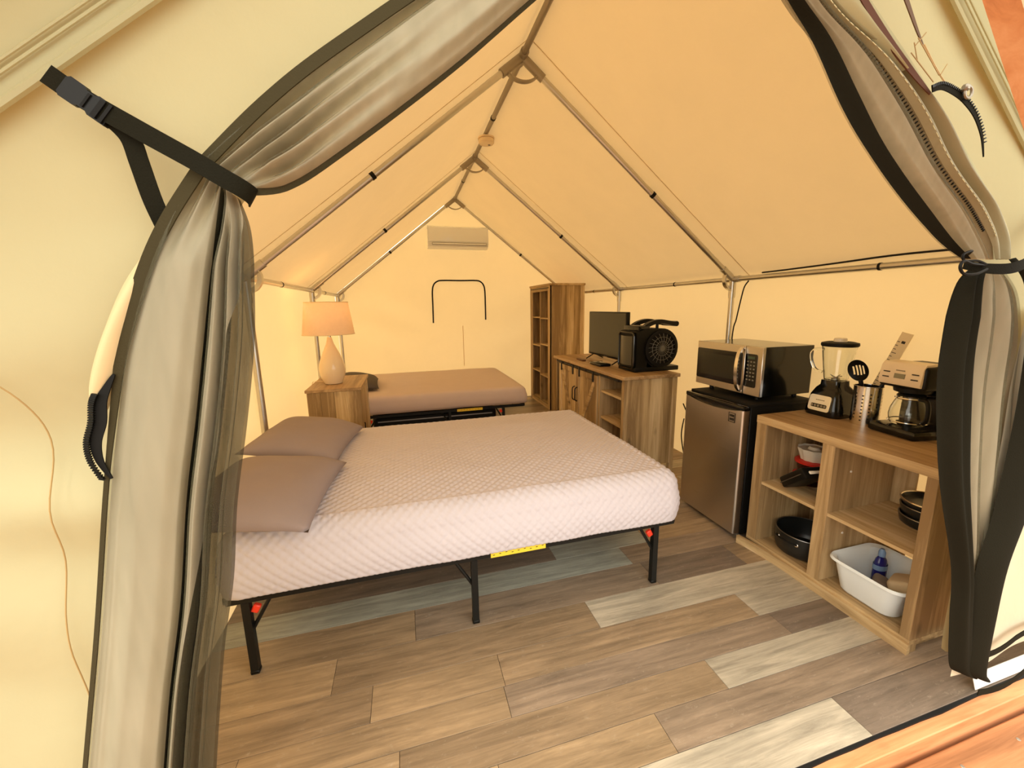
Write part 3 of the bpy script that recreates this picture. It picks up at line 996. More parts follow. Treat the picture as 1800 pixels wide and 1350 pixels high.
obj('inner_fold', bm, M['canvas'], rl, 180)
bm = B()
GP = [(0.80, 2.145), (0.92, 2.040), (1.02, 1.966), (1.10, 1.918), (1.17, 1.880)]
ribbon(bm, [(cr(GP, k / 20).x, 0.692, cr(GP, k / 20).y) for k in range(21)], (0.7, 0, 0.7), [0.006 + 0.012 * sin(pi * k / 20) for k in range(21)], 0.001)
obj('dark_gap_strip', bm, plain('gap_brown', srgb(92, 50, 24), 0.8), rl)  # brown strip stands in for the dark open gap behind the flap
bm = B()
Z2 = [(1.035, 2.085), (1.07, 2.045), (1.11, 2.00), (1.135, 1.975)]
ribbon(bm, [(cr(Z2, k / 12).x, 0.698, cr(Z2, k / 12).y) for k in range(13)], (0.7, 0, 0.7), [0.014 * (1 - k / 13) + 0.001 for k in range(13)], 0.001)
obj('zipper_tape', bm, plain('brown_zip', srgb(96, 66, 38), 0.7), rl)
bm = B()
tube(bm, [(cr([(1.135, 1.975), (1.19, 1.93), (1.245, 1.895)], k / 10).x, 0.696, cr([(1.135, 1.975), (1.19, 1.93), (1.245, 1.895)], k / 10).y) for k in range(11)], 0.0016, 5)
obj('seam', bm, M['seam'], rl)
bm = B()
Z3 = [(1.155, 1.880), (1.185, 1.890), (1.225, 1.885), (1.265, 1.872), (1.31, 1.845), (1.345, 1.805), (1.365, 1.76)]
ribbon(bm, [(cr(Z3, k / 24).x, 0.680, cr(Z3, k / 24).y) for k in range(25)], (0.5, 0, 0.8), [0.010 + 0.008 * sin(pi * k / 24) - 0.008 * (k / 24) for k in range(25)], 0.001)
z3 = obj('zipper_tape', bm, M['web'], rl)
bm = B()
for k in range(0, 40):
    p = cr(Z3, k / 44); q = cr(Z3, k / 44 + 0.01); t = (q - p).normalized(); n_ = Vector((-t.y, t.x)); n_ = n_ if n_.y > 0 else -n_
    c_ = Vector((p.x + n_.x * 0.007, 0.679, p.y + n_.y * 0.007))
    box(bm, -0.0012, 0.0012, -0.0015, 0.0015, -0.003, 0.003, mat=Matrix.Translation(c_) @ Matrix.Rotation(math.atan2(n_.x, n_.y), 4, 'Y'))
o = obj('zipper_teeth', bm, M['blackplastic'], z3); o['kind'] = 'stuff'
bm = B()
tube(bm, [(1.262 + 0.012 * cos(a), 0.674, 1.885 + 0.012 * sin(a)) for a in (2 * pi * k / 12 for k in range(12))], 0.003, 6, closed=True)
box(bm, 1.244, 1.258, 0.668, 0.680, 1.886, 1.900, bev=0.003)
obj('zipper_pull', bm, M['bracket'], rl)
bm = B()
for a_, b_ in (((1.085, 1.965), (1.105, 1.935)), ((1.095, 1.975), (1.18, 1.915)), ((1.08, 1.945), (1.165, 1.90)), ((1.09, 1.96), (1.12, 1.99)), ((1.18, 1.915), (1.20, 1.94))):
    ribbon(bm, [(a_[0], 0.684, a_[1]), (b_[0], 0.686, b_[1])], (0.5, 0, 0.8), 0.0018, 0.0006)
obj('stitching', bm, M['cord'], rl)

# cord that ties the right curtain, with its bow loop
tcd = thing('curtain_tieback', 'flat olive cord tied in a bow around the right curtain', 'cord', (1.6, 0.724, 1.52))
C1 = [(1.80, 0.732, 1.690), (1.70, 0.702, 1.592), (1.625, 0.680, 1.528), (1.54, 0.672, 1.503), (1.46, 0.682, 1.502), (1.405, 0.700, 1.512)]
bm = B(); ribbon(bm, crv(C1, 30), (0.3, 0, 1), [0.020 + 0.008 * sin(pi * k / 30) for k in range(31)], 0.0015)
obj('wrap', bm, M['web'], tcd)
bm = B()
C2 = [(1.45, 0.677, 1.500), (1.40, 0.672, 1.487), (1.355, 0.672, 1.487), (1.337, 0.672, 1.503), (1.350, 0.674, 1.518), (1.39, 0.677, 1.512), (1.45, 0.682, 1.510)]
tube(bm, crv(C2, 40), 0.0035, 6)
obj('bow_loop', bm, M['blackmatte'], tcd)
bm = B()
C3 = [(1.45, 0.680, 1.512), (1.41, 0.678, 1.520), (1.365, 0.680, 1.520), (1.36, 0.682, 1.535), (1.40, 0.687, 1.545), (1.46, 0.724, 1.54)]
tube(bm, crv(C3, 30), 0.003, 6)
obj('bow_loop', bm, M['blackmatte'], tcd)

# ================================================================== BEDS
def mattress_mesh(x0, x1, y0, y1, z0, z1, r, h, quilt, seed, crown=0.012):
    ix0, ix1, iy0, iy1 = x0 + r, x1 - r, y0 + r, y1 - r
    nx = max(2, round((ix1 - ix0) / h)); ny = max(2, round((iy1 - iy0) / h))
    per, amp = quilt
    V, F = [], []
    def q(px, py):
        if not amp: return 0.0
        return amp * math.sqrt(abs(sin(pi * (px + py) / per)) * abs(sin(pi * (px - py) / per)))
    def waves(px, py):
        return 0.006 * nz(px, py, seed, 1.8) + 0.003 * nz(px, py, seed + 3, 4.5)
    for j in range(ny + 1):
        for i in range(nx + 1):
            X = ix0 + (ix1 - ix0) * i / nx; Y = iy0 + (iy1 - iy0) * j / ny
            ex = min(X - ix0, ix1 - X) / 0.25; ey = min(Y - iy0, iy1 - Y) / 0.25
            V.append((X, Y, z1 + q(X, Y) + waves(X, Y) + crown * min(1, max(0, ex)) * min(1, max(0, ey))))
    idx = lambda i, j: j * (nx + 1) + i
    for j in range(ny):
        for i in range(nx):
            F.append((idx(i, j), idx(i + 1, j), idx(i + 1, j + 1), idx(i, j + 1)))
    border = []
    nc = max(4, round(pi / 2 * r / h / 1.5))
    def corner(i, j, a0):
        for k in range(1, nc):
            a = a0 + pi / 2 * k / nc
            border.append((idx(i, j), cos(a), sin(a)))
    for i in range(nx + 1): border.append((idx(i, 0), 0, -1))
    corner(nx, 0, -pi / 2)
    for j in range(ny + 1): border.append((idx(nx, j), 1, 0))
    corner(nx, ny, 0)
    for i in range(nx, -1, -1): border.append((idx(i, ny), 0, 1))
    corner(0, ny, pi / 2)
    for j in range(ny, -1, -1): border.append((idx(0, j), -1, 0))
    corner(0, 0, pi)
    prev = [b[0] for b in border]
    side = (z1 - z0) - r
    Ltot = r * pi / 2 + side + 0.03
    ns = round(Ltot / h)
    nb = len(border)
    for s in range(1, ns + 1):
        w_ = Ltot * s / ns
        if w_ < r * pi / 2:
            a = w_ / r; off = r * sin(a); dz = r * (1 - cos(a)); nh, nvz = sin(a), cos(a)
        elif w_ < r * pi / 2 + side:
            e = w_ - r * pi / 2
            off = r + 0.014 * sin(pi * e / side); dz = r + e; nh, nvz = 1.0, 0.0
        else:
            e = w_ - r * pi / 2 - side
            off = r - e; dz = r + side; nh, nvz = 1.0, 0.0
        ring = []
        for (vi, cx_, cy_) in border:
            X, Y, Z = V[vi]
            px, py = X + cx_ * w_, Y + cy_ * w_
            d = q(px, py) + 0.006 * nz(px, py, seed + 5, 3.0) * min(1, w_ / r)
            ring.append(len(V))
            V.append((X + cx_ * (off + d * nh), Y + cy_ * (off + d * nh), Z - dz + d * nvz - (q(X, Y)) * min(1, w_ / r)))
        for k in range(nb):
            a, b = prev[k], prev[(k + 1) % nb]; c, d = ring[(k + 1) % nb], ring[k]
            F.append((a, d, c) if a == b else (a, d, c, b))
        prev = ring
    me = bpy.data.meshes.new('mattress')
    me.from_pydata(V, [], F)
    me.update()
    me.shade_smooth()
    return me

def mattress(name, args, mat, label):
    me = mattress_mesh(*args)
    me.materials.append(mat)
    o = bpy.data.objects.new(name, me)
    COL.objects.link(o)
    return tag(o, label, 'mattress')

def bed_frame(x0, x1, y0, y1, h, legs, label, sticker):
    t = thing('bed_frame', label, 'bed frame', ((x0 + x1) / 2, (y0 + y1) / 2, 0))
    bm = B()
    for yy in (y0, y1): box(bm, x0, x1, yy - 0.013, yy + 0.013, h - 0.028, h, bev=0.002)
    for xx in (x0, x1): box(bm, xx - 0.013, xx + 0.013, y0, y1, h - 0.028, h, bev=0.002)
    obj('rail', bm, M['blackmetal'], t)
    bm = B(); ym = (y0 + y1) / 2
    box(bm, x0, x1, ym - 0.013, ym + 0.013, h - 0.028, h - 0.002)
    obj('centre_rail', bm, M['blackmetal'], t)
    k = 0
    x = x0 + 0.09
    while x < x1:
        bm = B(); box(bm, x - 0.004, x + 0.004, y0, y1, h - 0.002, h + 0.004)
        obj('wire_slat', bm, M['blackmetal'], t); x += 0.14
    for yy in (y0, y1, ym):
        for i, lx in enumerate(legs):
            tilt = (0.0, 0.0, 0.0)[i]
            bm = B()
            rings = [[(lx + sx, yy + sy, z) for sx, sy in ((-0.014, -0.014), (0.014, -0.014), (0.014, 0.014), (-0.014, 0.014))]
                     for z in (0.014, h - 0.026)]
            loft(bm, rings)
            lg = obj('leg', bm, M['blackmetal'], t)
            bm = B(); box(bm, lx - 0.016, lx + 0.016, yy - 0.016, yy + 0.016, 0.0, 0.016, bev=0.003)
            obj('foot_cap', bm, M['blackplastic'], lg)
            sg = 1 if i == 0 else -1
            bm = B()
            tube(bm, [(lx, yy + 0.008, h - 0.17), (lx + sg * 0.085, yy + 0.008, h - 0.024)], 0.008, 8)
            br = obj('brace', bm, M['blackmetal'], t)
            if i != 1:
                bm = B()
                box(bm, -0.014, 0.014, -0.010, 0.010, -0.017, 0.017, bev=0.004,
                    mat=Matrix.Translation((lx + sg * 0.030, yy + 0.004, h - 0.065)) @ Matrix.Rotation(0.5 * sg, 4, 'Y'))
                obj('release_latch', bm, M['redlatch'], br)['label'] = 'red plastic release latch'
    if sticker:
        a, b, za, zb_ = sticker
        bm = B(); box(bm, a, b, y0 - 0.0155, y0 - 0.0135, za, zb_)
        s = obj('warning_sticker', bm, M['yellow'], t); s['label'] = 'yellow warning sticker'
        bm = B()
        n = 9
        for k in range(n):
            xx = a + (b - a) * (k + 0.5) / n
            zc = (za + zb_) / 2 + 0.003 * ((k * 7) % 3 - 1)
            box(bm, xx - 0.005, xx + 0.004, y0 - 0.0162, y0 - 0.0152, zc - 0.0015, zc + 0.0015)
        obj('small_print', bm, M['ink'], s)
    return t

bed_frame(-0.72, 1.27, 1.575, 2.86, 0.345, (-0.655, 0.235, 1.165),
          'black folding metal bed frame under the near pale mattress', (0.31, 0.57, 0.318, 0.348))
mattress('mattress', (-0.74, 1.30, 1.545, 2.88, 0.351, 0.600, 0.085, 0.0062, (0.042, 0.0062), 2),
         M['cover'], 'pale lilac diamond-quilted mattress on the near bed')
bed_frame(-0.50, 1.26, 4.17, 5.70, 0.335, (-0.42, 0.42, 1.02),
          'black folding metal bed frame at the back wall', (0.50, 0.78, 0.306, 0.334))
mattress('mattress', (-0.52, 1.30, 4.14, 5.72, 0.350, 0.534, 0.06, 0.03, (0.045, 0.0), 9),
         M['sheet'], 'taupe covered mattress on the far bed by the back wall')

ub = thing('under_bed_filler', 'black bag shape added to darken the space under the far bed', 'bag', (0.22, 4.75, 0))  # added, unseen bag shape that keeps the space under the bed black
bm = B(); box(bm, -0.38, 0.96, 4.26, 4.88, 0.0, 0.285, bev=0.03, seg=3)
for v in bm.verts: v.co.z = max(0.0, v.co.z + 0.006 * nz(v.co.x, v.co.y, 2, 9) * (v.co.z > 0.1))
ubb = obj('body', bm, M['blackmatte'], ub, 60)
bm = B(); ribbon(bm, [(-0.33 + 1.24 * k / 10, 4.258, 0.235) for k in range(11)], (0, 0, 1), 0.012, 0.001); obj('zipper', bm, M['steeldark'], ub)

def pillow(name, label, cx_, cy_, cz, hx, hy, hz, mat, rot=(0, 0, 0), seed=1):
    bm = B()
    n = 30
    def f(sgn):
        def g(u, v):
            a, b = 2 * u - 1, 2 * v - 1
            px, py = a * hx * (1 - 0.07 * (1 - b * b) * 0 - 0.06 * (b * b) * 0), b * hy
            # pulled-in sides, pointed corners
            px *= 1 - 0.07 * (1 - abs(b) ** 2.0) * abs(a) ** 3
            py *= 1 - 0.07 * (1 - abs(a) ** 2.0) * abs(b) ** 3
            k = ((1 - abs(a) ** 2.6) * (1 - abs(b) ** 2.6)) ** 0.5
            z = (hz if sgn > 0 else -0.35 * hz) * k + 0.012 * nz(px, py, seed, 6) * k
            return (px, py, z)
        return g
    grid(bm, f(1), n, n); grid(bm, f(-1), n, n)
    bmesh.ops.remove_doubles(bm, verts=bm.verts, dist=0.0005)
    o = obj(name, bm, mat, None, 180)
    o.location = (cx_, cy_, cz); o.rotation_euler = rot
    return tag(o, label, 'pillow', 'pillows on the beds')

pillow('pillow', 'taupe pillow on the near bed, nearest the door curtain', -0.60, 1.78, 0.668, 0.25, 0.33, 0.095, M['pillow'], (0, R(6), R(-4)), 1)
pillow('pillow', 'taupe pillow on the near bed in front of the nightstand', -0.575, 2.44, 0.682, 0.24, 0.32, 0.09, M['pillow'], (0, R(10), R(-7)), 4)
pillow('pillow', 'dark grey pillow on the far bed behind the nightstand', -0.54, 4.72, 0.600, 0.22, 0.33, 0.10, M['darkpillow'], (0, R(8), R(4)), 8)

# ================================================================== NIGHTSTAND + LAMP
ns = thing('nightstand', 'weathered oak nightstand carrying the cream lamp between the beds', 'nightstand', (-0.565, 3.60, 0))
bm = B(); box(bm, -0.775, -0.360, 3.300, 3.960, 0.782, 0.806, bev=0.003); obj('top', bm, M['oak_top'], ns)
for k in range(4):
    bm = B(); x0 = -0.765 + k * 0.0985
    box(bm, x0, x0 + 0.0975, 3.312, 3.330, 0.06, 0.782, bev=0.001)
    obj('panel', bm, M['oak_zx'], ns)
bm = B(); box(bm, -0.765, -0.750, 3.330, 3.95, 0.06, 0.782); obj('side_panel', bm, M['oak_z'], ns)
bm = B(); box(bm, -0.765, -0.372, 3.935, 3.95, 0.06, 0.782); obj('side_panel', bm, M['oak_zx'], ns)
bm = B(); box(bm, -0.388, -0.372, 3.330, 3.372, 0.06, 0.782); box(bm, -0.388, -0.372, 3.90, 3.935, 0.06, 0.782)
box(bm, -0.388, -0.372, 3.372, 3.90, 0.74, 0.782); box(bm, -0.388, -0.372, 3.372, 3.90, 0.06, 0.11)
obj('face_frame', bm, M['oak_z'], ns)
bm = B(); box(bm, -0.392, -0.380, 3.378, 3.894, 0.116, 0.734, bev=0.002)
dd = obj('door', bm, M['oak_z'], ns)
bm = B(); tube(bm, [(-0.374, 3.42, 0.48), (-0.366, 3.42, 0.48), (-0.366, 3.42, 0.36), (-0.374, 3.42, 0.36)], 0.005, 8)
obj('handle', bm, M['blackmetal'], dd)
bm = B()
for xx in (-0.755, -0.39):
    for yy in (3.325, 3.93):
        box(bm, xx - 0.008, xx + 0.022, yy - 0.012, yy + 0.018, 0.0, 0.06)
obj('foot', bm, M['oak_z'], ns)

lp = thing('table_lamp', 'cream teardrop ceramic lamp with linen shade on the nightstand', 'lamp', (-0.605, 3.57, 0.806))
bm = B()
lathe(bm, [(0.058, 0), (0.070, 0.004), (0.082, 0.03), (0.096, 0.07), (0.103, 0.11), (0.102, 0.145), (0.090, 0.195), (0.070, 0.245), (0.048, 0.295), (0.031, 0.335), (0.022, 0.368), (0.019, 0.39)],
      (-0.605, 3.57, 0.806), 36)
obj('base', bm, M['ceramic'], lp)
bm = B(); lathe(bm, [(0.010, 0.388), (0.010, 0.47)], (-0.605, 3.57, 0.806), 12)
lathe(bm, [(0.014, 0.386), (0.014, 0.40)], (-0.605, 3.57, 0.806), 12)
obj('socket', bm, M['chrome'], lp)
bm = B()
lathe(bm, [(0.200, 0.415), (0.166, 0.675)], (-0.605, 3.57, 0.806), 48, False, False)
shd = obj('shade', bm, M['shade'], lp, 180)
bm = B()
for rr, zz in ((0.201, 0.415), (0.167, 0.675)):
    tube(bm, [(-0.605 + rr * cos(2 * pi * k / 40), 3.57 + rr * sin(2 * pi * k / 40), 0.806 + zz) for k in range(40)], 0.003, 6, closed=True)
for k in range(3):
    a = 2 * pi * k / 3
    tube(bm, [(-0.605, 3.57, 0.806 + 0.655), (-0.605 + 0.168 * cos(a), 3.57 + 0.168 * sin(a), 0.806 + 0.668)], 0.0025, 6)
obj('trim_ring', bm, M['strip'], shd)
bm = B(); lathe(bm, [(0.012, 0.47), (0.026, 0.51), (0.030, 0.54), (0.022, 0.57), (0.006, 0.585)], (-0.605, 3.57, 0.806), 16)
obj('bulb', bm, M['bulb'], lp)
pl = bpy.data.lights.new('lamp_light', 'POINT'); pl.energy = 1.1; pl.color = (1, 0.55, 0.2); pl.shadow_soft_size = 0.04
po = bpy.data.objects.new('lamp_light', pl); COL.objects.link(po); po.parent = lp; po.location = (0, 0, 0.62)
bm = B()
tube(bm, crv([(-0.66, 3.62, 0.812), (-0.70, 3.66, 0.812), (-0.755, 3.66, 0.815), (-0.785, 3.66, 0.81), (-0.79, 3.66, 0.79)], 30), 0.003, 6)
obj('cord', bm, M['strip'], lp)

# ================================================================== AIR CONDITIONER, SMOKE ALARM
ac = thing('air_conditioner', 'white wall-mounted split air conditioner high on the back wall', 'air conditioner', (0.80, 5.87, 2.23))
bm = B()
prof = [(0.0, 2.235), (0.10, 2.228), (0.17, 2.255), (0.20, 2.30), (0.205, 2.44), (0.19, 2.505), (0.15, 2.525), (0.0, 2.525)]
prism(bm, prof, lambda d, z: (0.382, 5.875 - d, z), lambda d, z: (1.222, 5.875 - d, z))
obj('body', bm, M['acwhite'], ac, 30)
bm = B(); box(bm, 0.395, 1.209, 5.664, 5.672, 2.315, 2.50, bev=0.003, seg=2); obj('front_panel', bm, M['acwhite'], ac)
bm = B(); box(bm, 0.44, 1.19, 5.667, 5.676, 2.272, 2.302); obj('outlet_slot', bm, M['grey'], ac)
bm = B(); box(bm, 0.444, 1.186, 5.662, 5.668, 2.277, 2.296, bev=0.002); obj('louvre', bm, M['acwhite'], ac)

sm = thing('smoke_alarm', 'round off-white smoke alarm hanging on the ridge pipe', 'smoke alarm', (0.79, 3.70, 2.83))
Ms = Matrix.Translation((0.80, 3.70, 2.838))
bm = B(); lathe(bm, [(0.060, 0.042), (0.068, 0.036), (0.070, 0.012), (0.060, 0.0), (0.03, -0.004)], (0, 0, 0), 28, M4=Ms); obj('body', bm, M['ceramic'], sm)
bm = B(); lathe(bm, [(0.074, 0.052), (0.074, 0.040)], (0, 0, 0), 28, M4=Ms); obj('base_plate', bm, M['ceramic'], sm)
bm = B(); lathe(bm, [(0.012, -0.003), (0.010, -0.008)], (0.025, 0, 0), 12, M4=Ms); obj('test_button', bm, M['grey'], sm)

# ================================================================== TALL BOOKCASE
bkc = thing('bookcase', 'tall weathered oak bookcase with eight cubbies in the back right corner', 'bookcase', (2.12, 5.38, 0))
X0, X1, Y0, Y1, H = 1.879, 2.372, 4.960, 5.800, 1.717
bm = B(); box(bm, X0 - 0.012, X1 + 0.008, Y0 - 0.015, Y1 + 0.015, H - 0.028, H, bev=0.003); obj('top', bm, M['oak_y'], bkc)
bm = B(); box(bm, X0, X1 - 0.03, Y0, Y0 + 0.022, 0, H - 0.028); obj('side_panel', bm, M['oak_zx'], bkc)
bm = B(); box(bm, X0, X1, Y1 - 0.022, Y1, 0, H - 0.028); obj('side_panel', bm, M['oak_zx'], bkc)
bm = B(); box(bm, X1 - 0.03, X1, Y0 - 0.006, Y0 + 0.022, 0, H - 0.028); obj('corner_post', bm, M['oak_zx'], bkc)
bm = B(); box(bm, X0 - 0.002, X0 + 0.018, Y0, Y0 + 0.085, 0.0, H - 0.028); obj('stile', bm, M['oak_z'], bkc)
bm = B(); box(bm, X0 - 0.002, X0 + 0.018, Y1 - 0.085, Y1, 0.0, H - 0.028); obj('stile', bm, M['oak_z'], bkc)
bm = B(); box(bm, X0 - 0.002, X0 + 0.018, Y0 + 0.085, Y1 - 0.085, H - 0.095, H - 0.028); obj('rail', bm, M['oak_y'], bkc)
bm = B(); box(bm, X0 - 0.002, X0 + 0.018, Y0 + 0.085, Y1 - 0.085, 0.0, 0.06); obj('rail', bm, M['oak_y'], bkc)
bm = B(); box(bm, X0, X1 - 0.02, 5.355, 5.375, 0.06, H - 0.095); obj('divider', bm, M['oak_in'], bkc)
bm = B(); box(bm, X1 - 0.012, X1 - 0.004, Y0 + 0.02, Y1 - 0.02, 0.04, H - 0.03); obj('back_panel', bm, M['oak_in'], bkc)
for (ya, yb, zs) in ((Y0 + 0.022, 5.355, (1.262, 0.895, 0.452, 0.06)), (5.375, Y1 - 0.022, (1.270, 0.862, 0.485, 0.06))):
    for z in zs:
        bm = B(); box(bm, X0 + 0.005, X1 - 0.012, ya, yb, z - 0.018, z); obj('shelf', bm, M['oak_y'], bkc)
bm = B(); box(bm, X0 - 0.012, X0 - 0.003, Y0 + 0.05, Y1 - 0.05, H - 0.060, H - 0.050); obj('sliding_rail', bm, M['blackmetal'], bkc)

# ================================================================== TV STAND
tv = thing('tv_stand', 'weathered oak TV stand with two barn doors and open shelves along the right wall', 'tv stand', (1.86, 3.37, 0))
X0, X1, Y0, Y1, H = 1.620, 2.105, 2.655, 4.095, 0.875
bm = B(); box(bm, X0 - 0.022, X1 + 0.01, Y0 - 0.02, Y1 + 0.02, H - 0.028, H, bev=0.003); obj('top', bm, M['oak_top'], tv)
bm = B(); box(bm, X0 + 0.02, X1 - 0.035, Y0 + 0.004, Y0 + 0.022, 0.115, H - 0.028); obj('side_panel', bm, M['oak_zx'], tv)
bm = B(); box(bm, X0 + 0.02, X1, Y1 - 0.022, Y1, 0.115, H - 0.028); obj('side_panel', bm, M['oak_zx'], tv)
for (xa, xb) in ((X0, X0 + 0.04), (X1 - 0.036, X1)):
    for (ya, yb) in ((Y0, Y0 + 0.04), (Y1 - 0.04, Y1)):
        bm = B(); box(bm, xa, xb, ya, yb, 0, H - 0.028, bev=0.002); obj('corner_post', bm, M['oak_zx'], tv)
bm = B(); box(bm, X0 + 0.012, X0 + 0.03, Y0 + 0.04, Y1 - 0.04, H - 0.062, H - 0.028); obj('rail', bm, M['oak_y'], tv)
bm = B(); box(bm, X0 + 0.004, X0 + 0.03, Y0 + 0.04, Y1 - 0.04, 0.09, 0.14); obj('rail', bm, M['oak_y'], tv)
bm = B(); box(bm, X0 + 0.005, X1 - 0.02, 3.058, 3.080, 0.12, H - 0.03); obj('divider', bm, M['oak_in'], tv)
bm = B(); box(bm, X1 - 0.012, X1 - 0.004, Y0 + 0.02, Y1 - 0.02, 0.12, H - 0.03); obj('back_panel', bm, M['oak_in'], tv)
for z in (0.690, 0.455, 0.142):
    bm = B(); box(bm, X0 + 0.02, X1 - 0.012, Y0 + 0.022, 3.058, z - 0.02, z); obj('shelf', bm, M['oak_y'], tv)
for ya, yb, flip in ((3.530, 3.965, False), (3.090, 3.520, True)):
    bm = B()
    box(bm, X0 + 0.006, X0 + 0.014, ya, yb, 0.145, 0.810)
    d = obj('door', bm, M['oak_z'], tv)
    nb_ = 5
    for k in range(nb_):
        bm = B(); a = ya + 0.05 + k * (yb - ya - 0.1) / nb_; b2 = ya + 0.05 + (k + 1) * (yb - ya - 0.1) / nb_ - 0.002
        box(bm, X0 + 0.002, X0 + 0.007, a, b2, 0.19, 0.765); obj('board', bm, M['oak_z'], d)
    bm = B()
    for a, b2 in ((ya, ya + 0.05), (yb - 0.05, yb)): box(bm, X0 - 0.010, X0 + 0.007, a, b2, 0.145, 0.810, bev=0.001)
    for a, b2 in ((0.145, 0.195), (0.76, 0.810)): box(bm, X0 - 0.010, X0 + 0.007, ya + 0.05, yb - 0.05, a, b2, bev=0.001)
    obj('door_frame', bm, M['oak_z'], d)
    bm = B()
    p0, p1 = ((yb - 0.05, 0.76), (ya + 0.05, 0.195)) if not flip else ((ya + 0.05, 0.76), (yb - 0.05, 0.195))
    dv = Vector((p1[0] - p0[0], p1[1] - p0[1])).normalized(); nv = Vector((-dv.y, dv.x)) * 0.022
    prism(bm, [(p0[0] + nv.x, p0[1] + nv.y), (p0[0] - nv.x, p0[1] - nv.y), (p1[0] - nv.x, p1[1] - nv.y), (p1[0] + nv.x, p1[1] + nv.y)],
          lambda y, z: (X0 - 0.008, y, z), lambda y, z: (X0 + 0.004, y, z))
    obj('diagonal_brace', bm, M['oak_y'], d)
    hy = ya + 0.025 if not flip else yb - 0.025
    bm = B()
    tube(bm, crv([(X0 - 0.010, hy, 0.63), (X0 - 0.034, hy, 0.615), (X0 - 0.036, hy, 0.56), (X0 - 0.034, hy, 0.505), (X0 - 0.010, hy, 0.49)], 14), 0.006, 8)
    obj('handle', bm, M['blackmetal'], d)
    bm = B()
    for hh in (ya + 0.07, yb - 0.07): box(bm, X0 - 0.018, X0 - 0.011, hh - 0.012, hh + 0.012, 0.745, 0.840)
    obj('hanger', bm, M['blackmetal'], d)
bm = B(); box(bm, X0 - 0.014, X0 - 0.006, Y0 + 0.03, Y1 - 0.06, 0.822, 0.838)
for yy in (2.72, 3.30, 3.85): lathe(bm, [(0.008, 0), (0.008, 0.006)], (0, 0, 0), 10, M4=Matrix.Translation((X0 - 0.014, yy, 0.83)) @ Matrix.Rotation(-pi / 2, 4, 'Y'))
obj('sliding_rail', bm, M['blackmetal'], tv)

# television
tl = thing('television', 'small flat black television with splayed feet on the TV stand', 'television', (1.90, 3.455, 0.875))
Mt = Matrix.Translation((1.90, 3.455, 0.875)) @ Matrix.Rotation(R(0), 4, 'Z')
bm = B(); box(bm, -0.012, 0.022, -0.365, 0.365, 0.045, 0.485, bev=0.004, seg=2, mat=Mt); obj('housing', bm, M['blackplastic'], tl)
bm = B(); box(bm, -0.0145, -0.0118, -0.352, 0.352, 0.066, 0.474, mat=Mt); obj('screen', bm, M['screen'], tl)
bm = B(); box(bm, -0.014, -0.0118, -0.03, 0.03, 0.049, 0.055, mat=Mt); obj('logo_bar', bm, M['grey'], tl)
bm = B(); box(bm, 0.02, 0.05, -0.2, 0.2, 0.10, 0.32, bev=0.01, mat=Mt); obj('rear_case', bm, M['blackplastic'], tl)
for sy in (-0.26, 0.26):
    bm = B()
    tube(bm, [Mt @ Vector(p) for p in ((-0.09, sy, 0.006), (0.0, sy, 0.055), (0.10, sy, 0.006))], 0.006, 8)
    obj('foot', bm, M['blackplastic'], tl)
# set-top box with a white plug lead
sb = thing('media_box', 'small flat black media box lying in front of the television', 'media box', (1.76, 3.24, 0.875))
bm = B(); box(bm, 1.675, 1.785, 3.16, 3.36, 0.877, 0.899, bev=0.005, seg=2); obj('case', bm, M['blackgloss'], sb)
bm = B(); tube(bm, crv([(1.700, 3.36, 0.888), (1.70, 3.40, 0.884), (1.73, 3.45, 0.880), (1.80, 3.47, 0.880), (1.86, 3.46, 0.88)], 20), 0.004, 6); obj('cable', bm, M['blackplastic'], sb)
bm = B(); tube(bm, [(1.700, 3.375, 0.886), (1.700, 3.40, 0.885)], 0.008, 8); obj('plug', bm, M['white'], sb)
rm = tag(obj('remote_control', (lambda b: (box(b, 1.690, 1.728, 3.55, 3.70, 0.876, 0.890, bev=0.004), b)[1])(B()), plain('brown_plastic', srgb(92, 58, 34), 0.4)),
         'slim brown remote control at the far end of the TV stand', 'remote')

# blower fan
bf = thing('blower_fan', 'black carpet blower fan with round grille and top handle on the TV stand', 'fan', (2.0, 2.92, 0.876))
cx_, cz_ = 2.03, 1.065
bm = B()
# scroll body in the xz plane, extruded along y, with an outlet snout toward -x
poly = []
for k in range(28):
    a = R(100) - R(270) * k / 27
    rr = 0.165
    poly.append((cx_ + rr * cos(a), cz_ + rr * sin(a)))
poly = [(1.80, 1.205), (1.90, 1.23)] + [p for p in poly if not (p[0] < 1.90)] + [(1.90, 0.895), (1.80, 0.895)]
prism(bm, poly, lambda x, z: (x, 2.79, z), lambda x, z: (x, 3.04, z))
bd = obj('housing', bm, M['blackplastic'], bf, 30)
bm = B(); prism(bm, rrect(2.80, 3.03, 0.905, 1.195, 0.03), lambda y, z: (1.785, y, z), lambda y, z: (1.815, y, z)); ot = obj('outlet', bm, M['blackmatte'], bf, 30)
bm = B()
tube(bm, [(1.784, y, z) for y, z in rrect(2.80, 3.03, 0.905, 1.195, 0.03)], 0.008, 6, closed=True)
obj('outlet_rim', bm, M['blackgloss'], ot)
bm = B()
def f(u, v):
    return (1.782 - 0.02 * sin(pi * u), 2.825 + 0.18 * u, 0.93 + 0.24 * v)
grid(bm, f, 10, 4); obj('outlet_cover', bm, plain('grey_outlet', srgb(70, 68, 58), 0.3), ot, 180)
MY = Matrix.Translation((cx_, 2.79, cz_)) @ Matrix.Rotation(pi / 2, 4, 'X')
bm = B(); lathe(bm, [(0.150, 0.0), (0.152, 0.014), (0.128, 0.018), (0.122, 0.004)], (0, 0, 0), 36, False, True, M4=MY); gr = obj('intake_ring', bm, M['blackmatte'], bf)
bm = B()
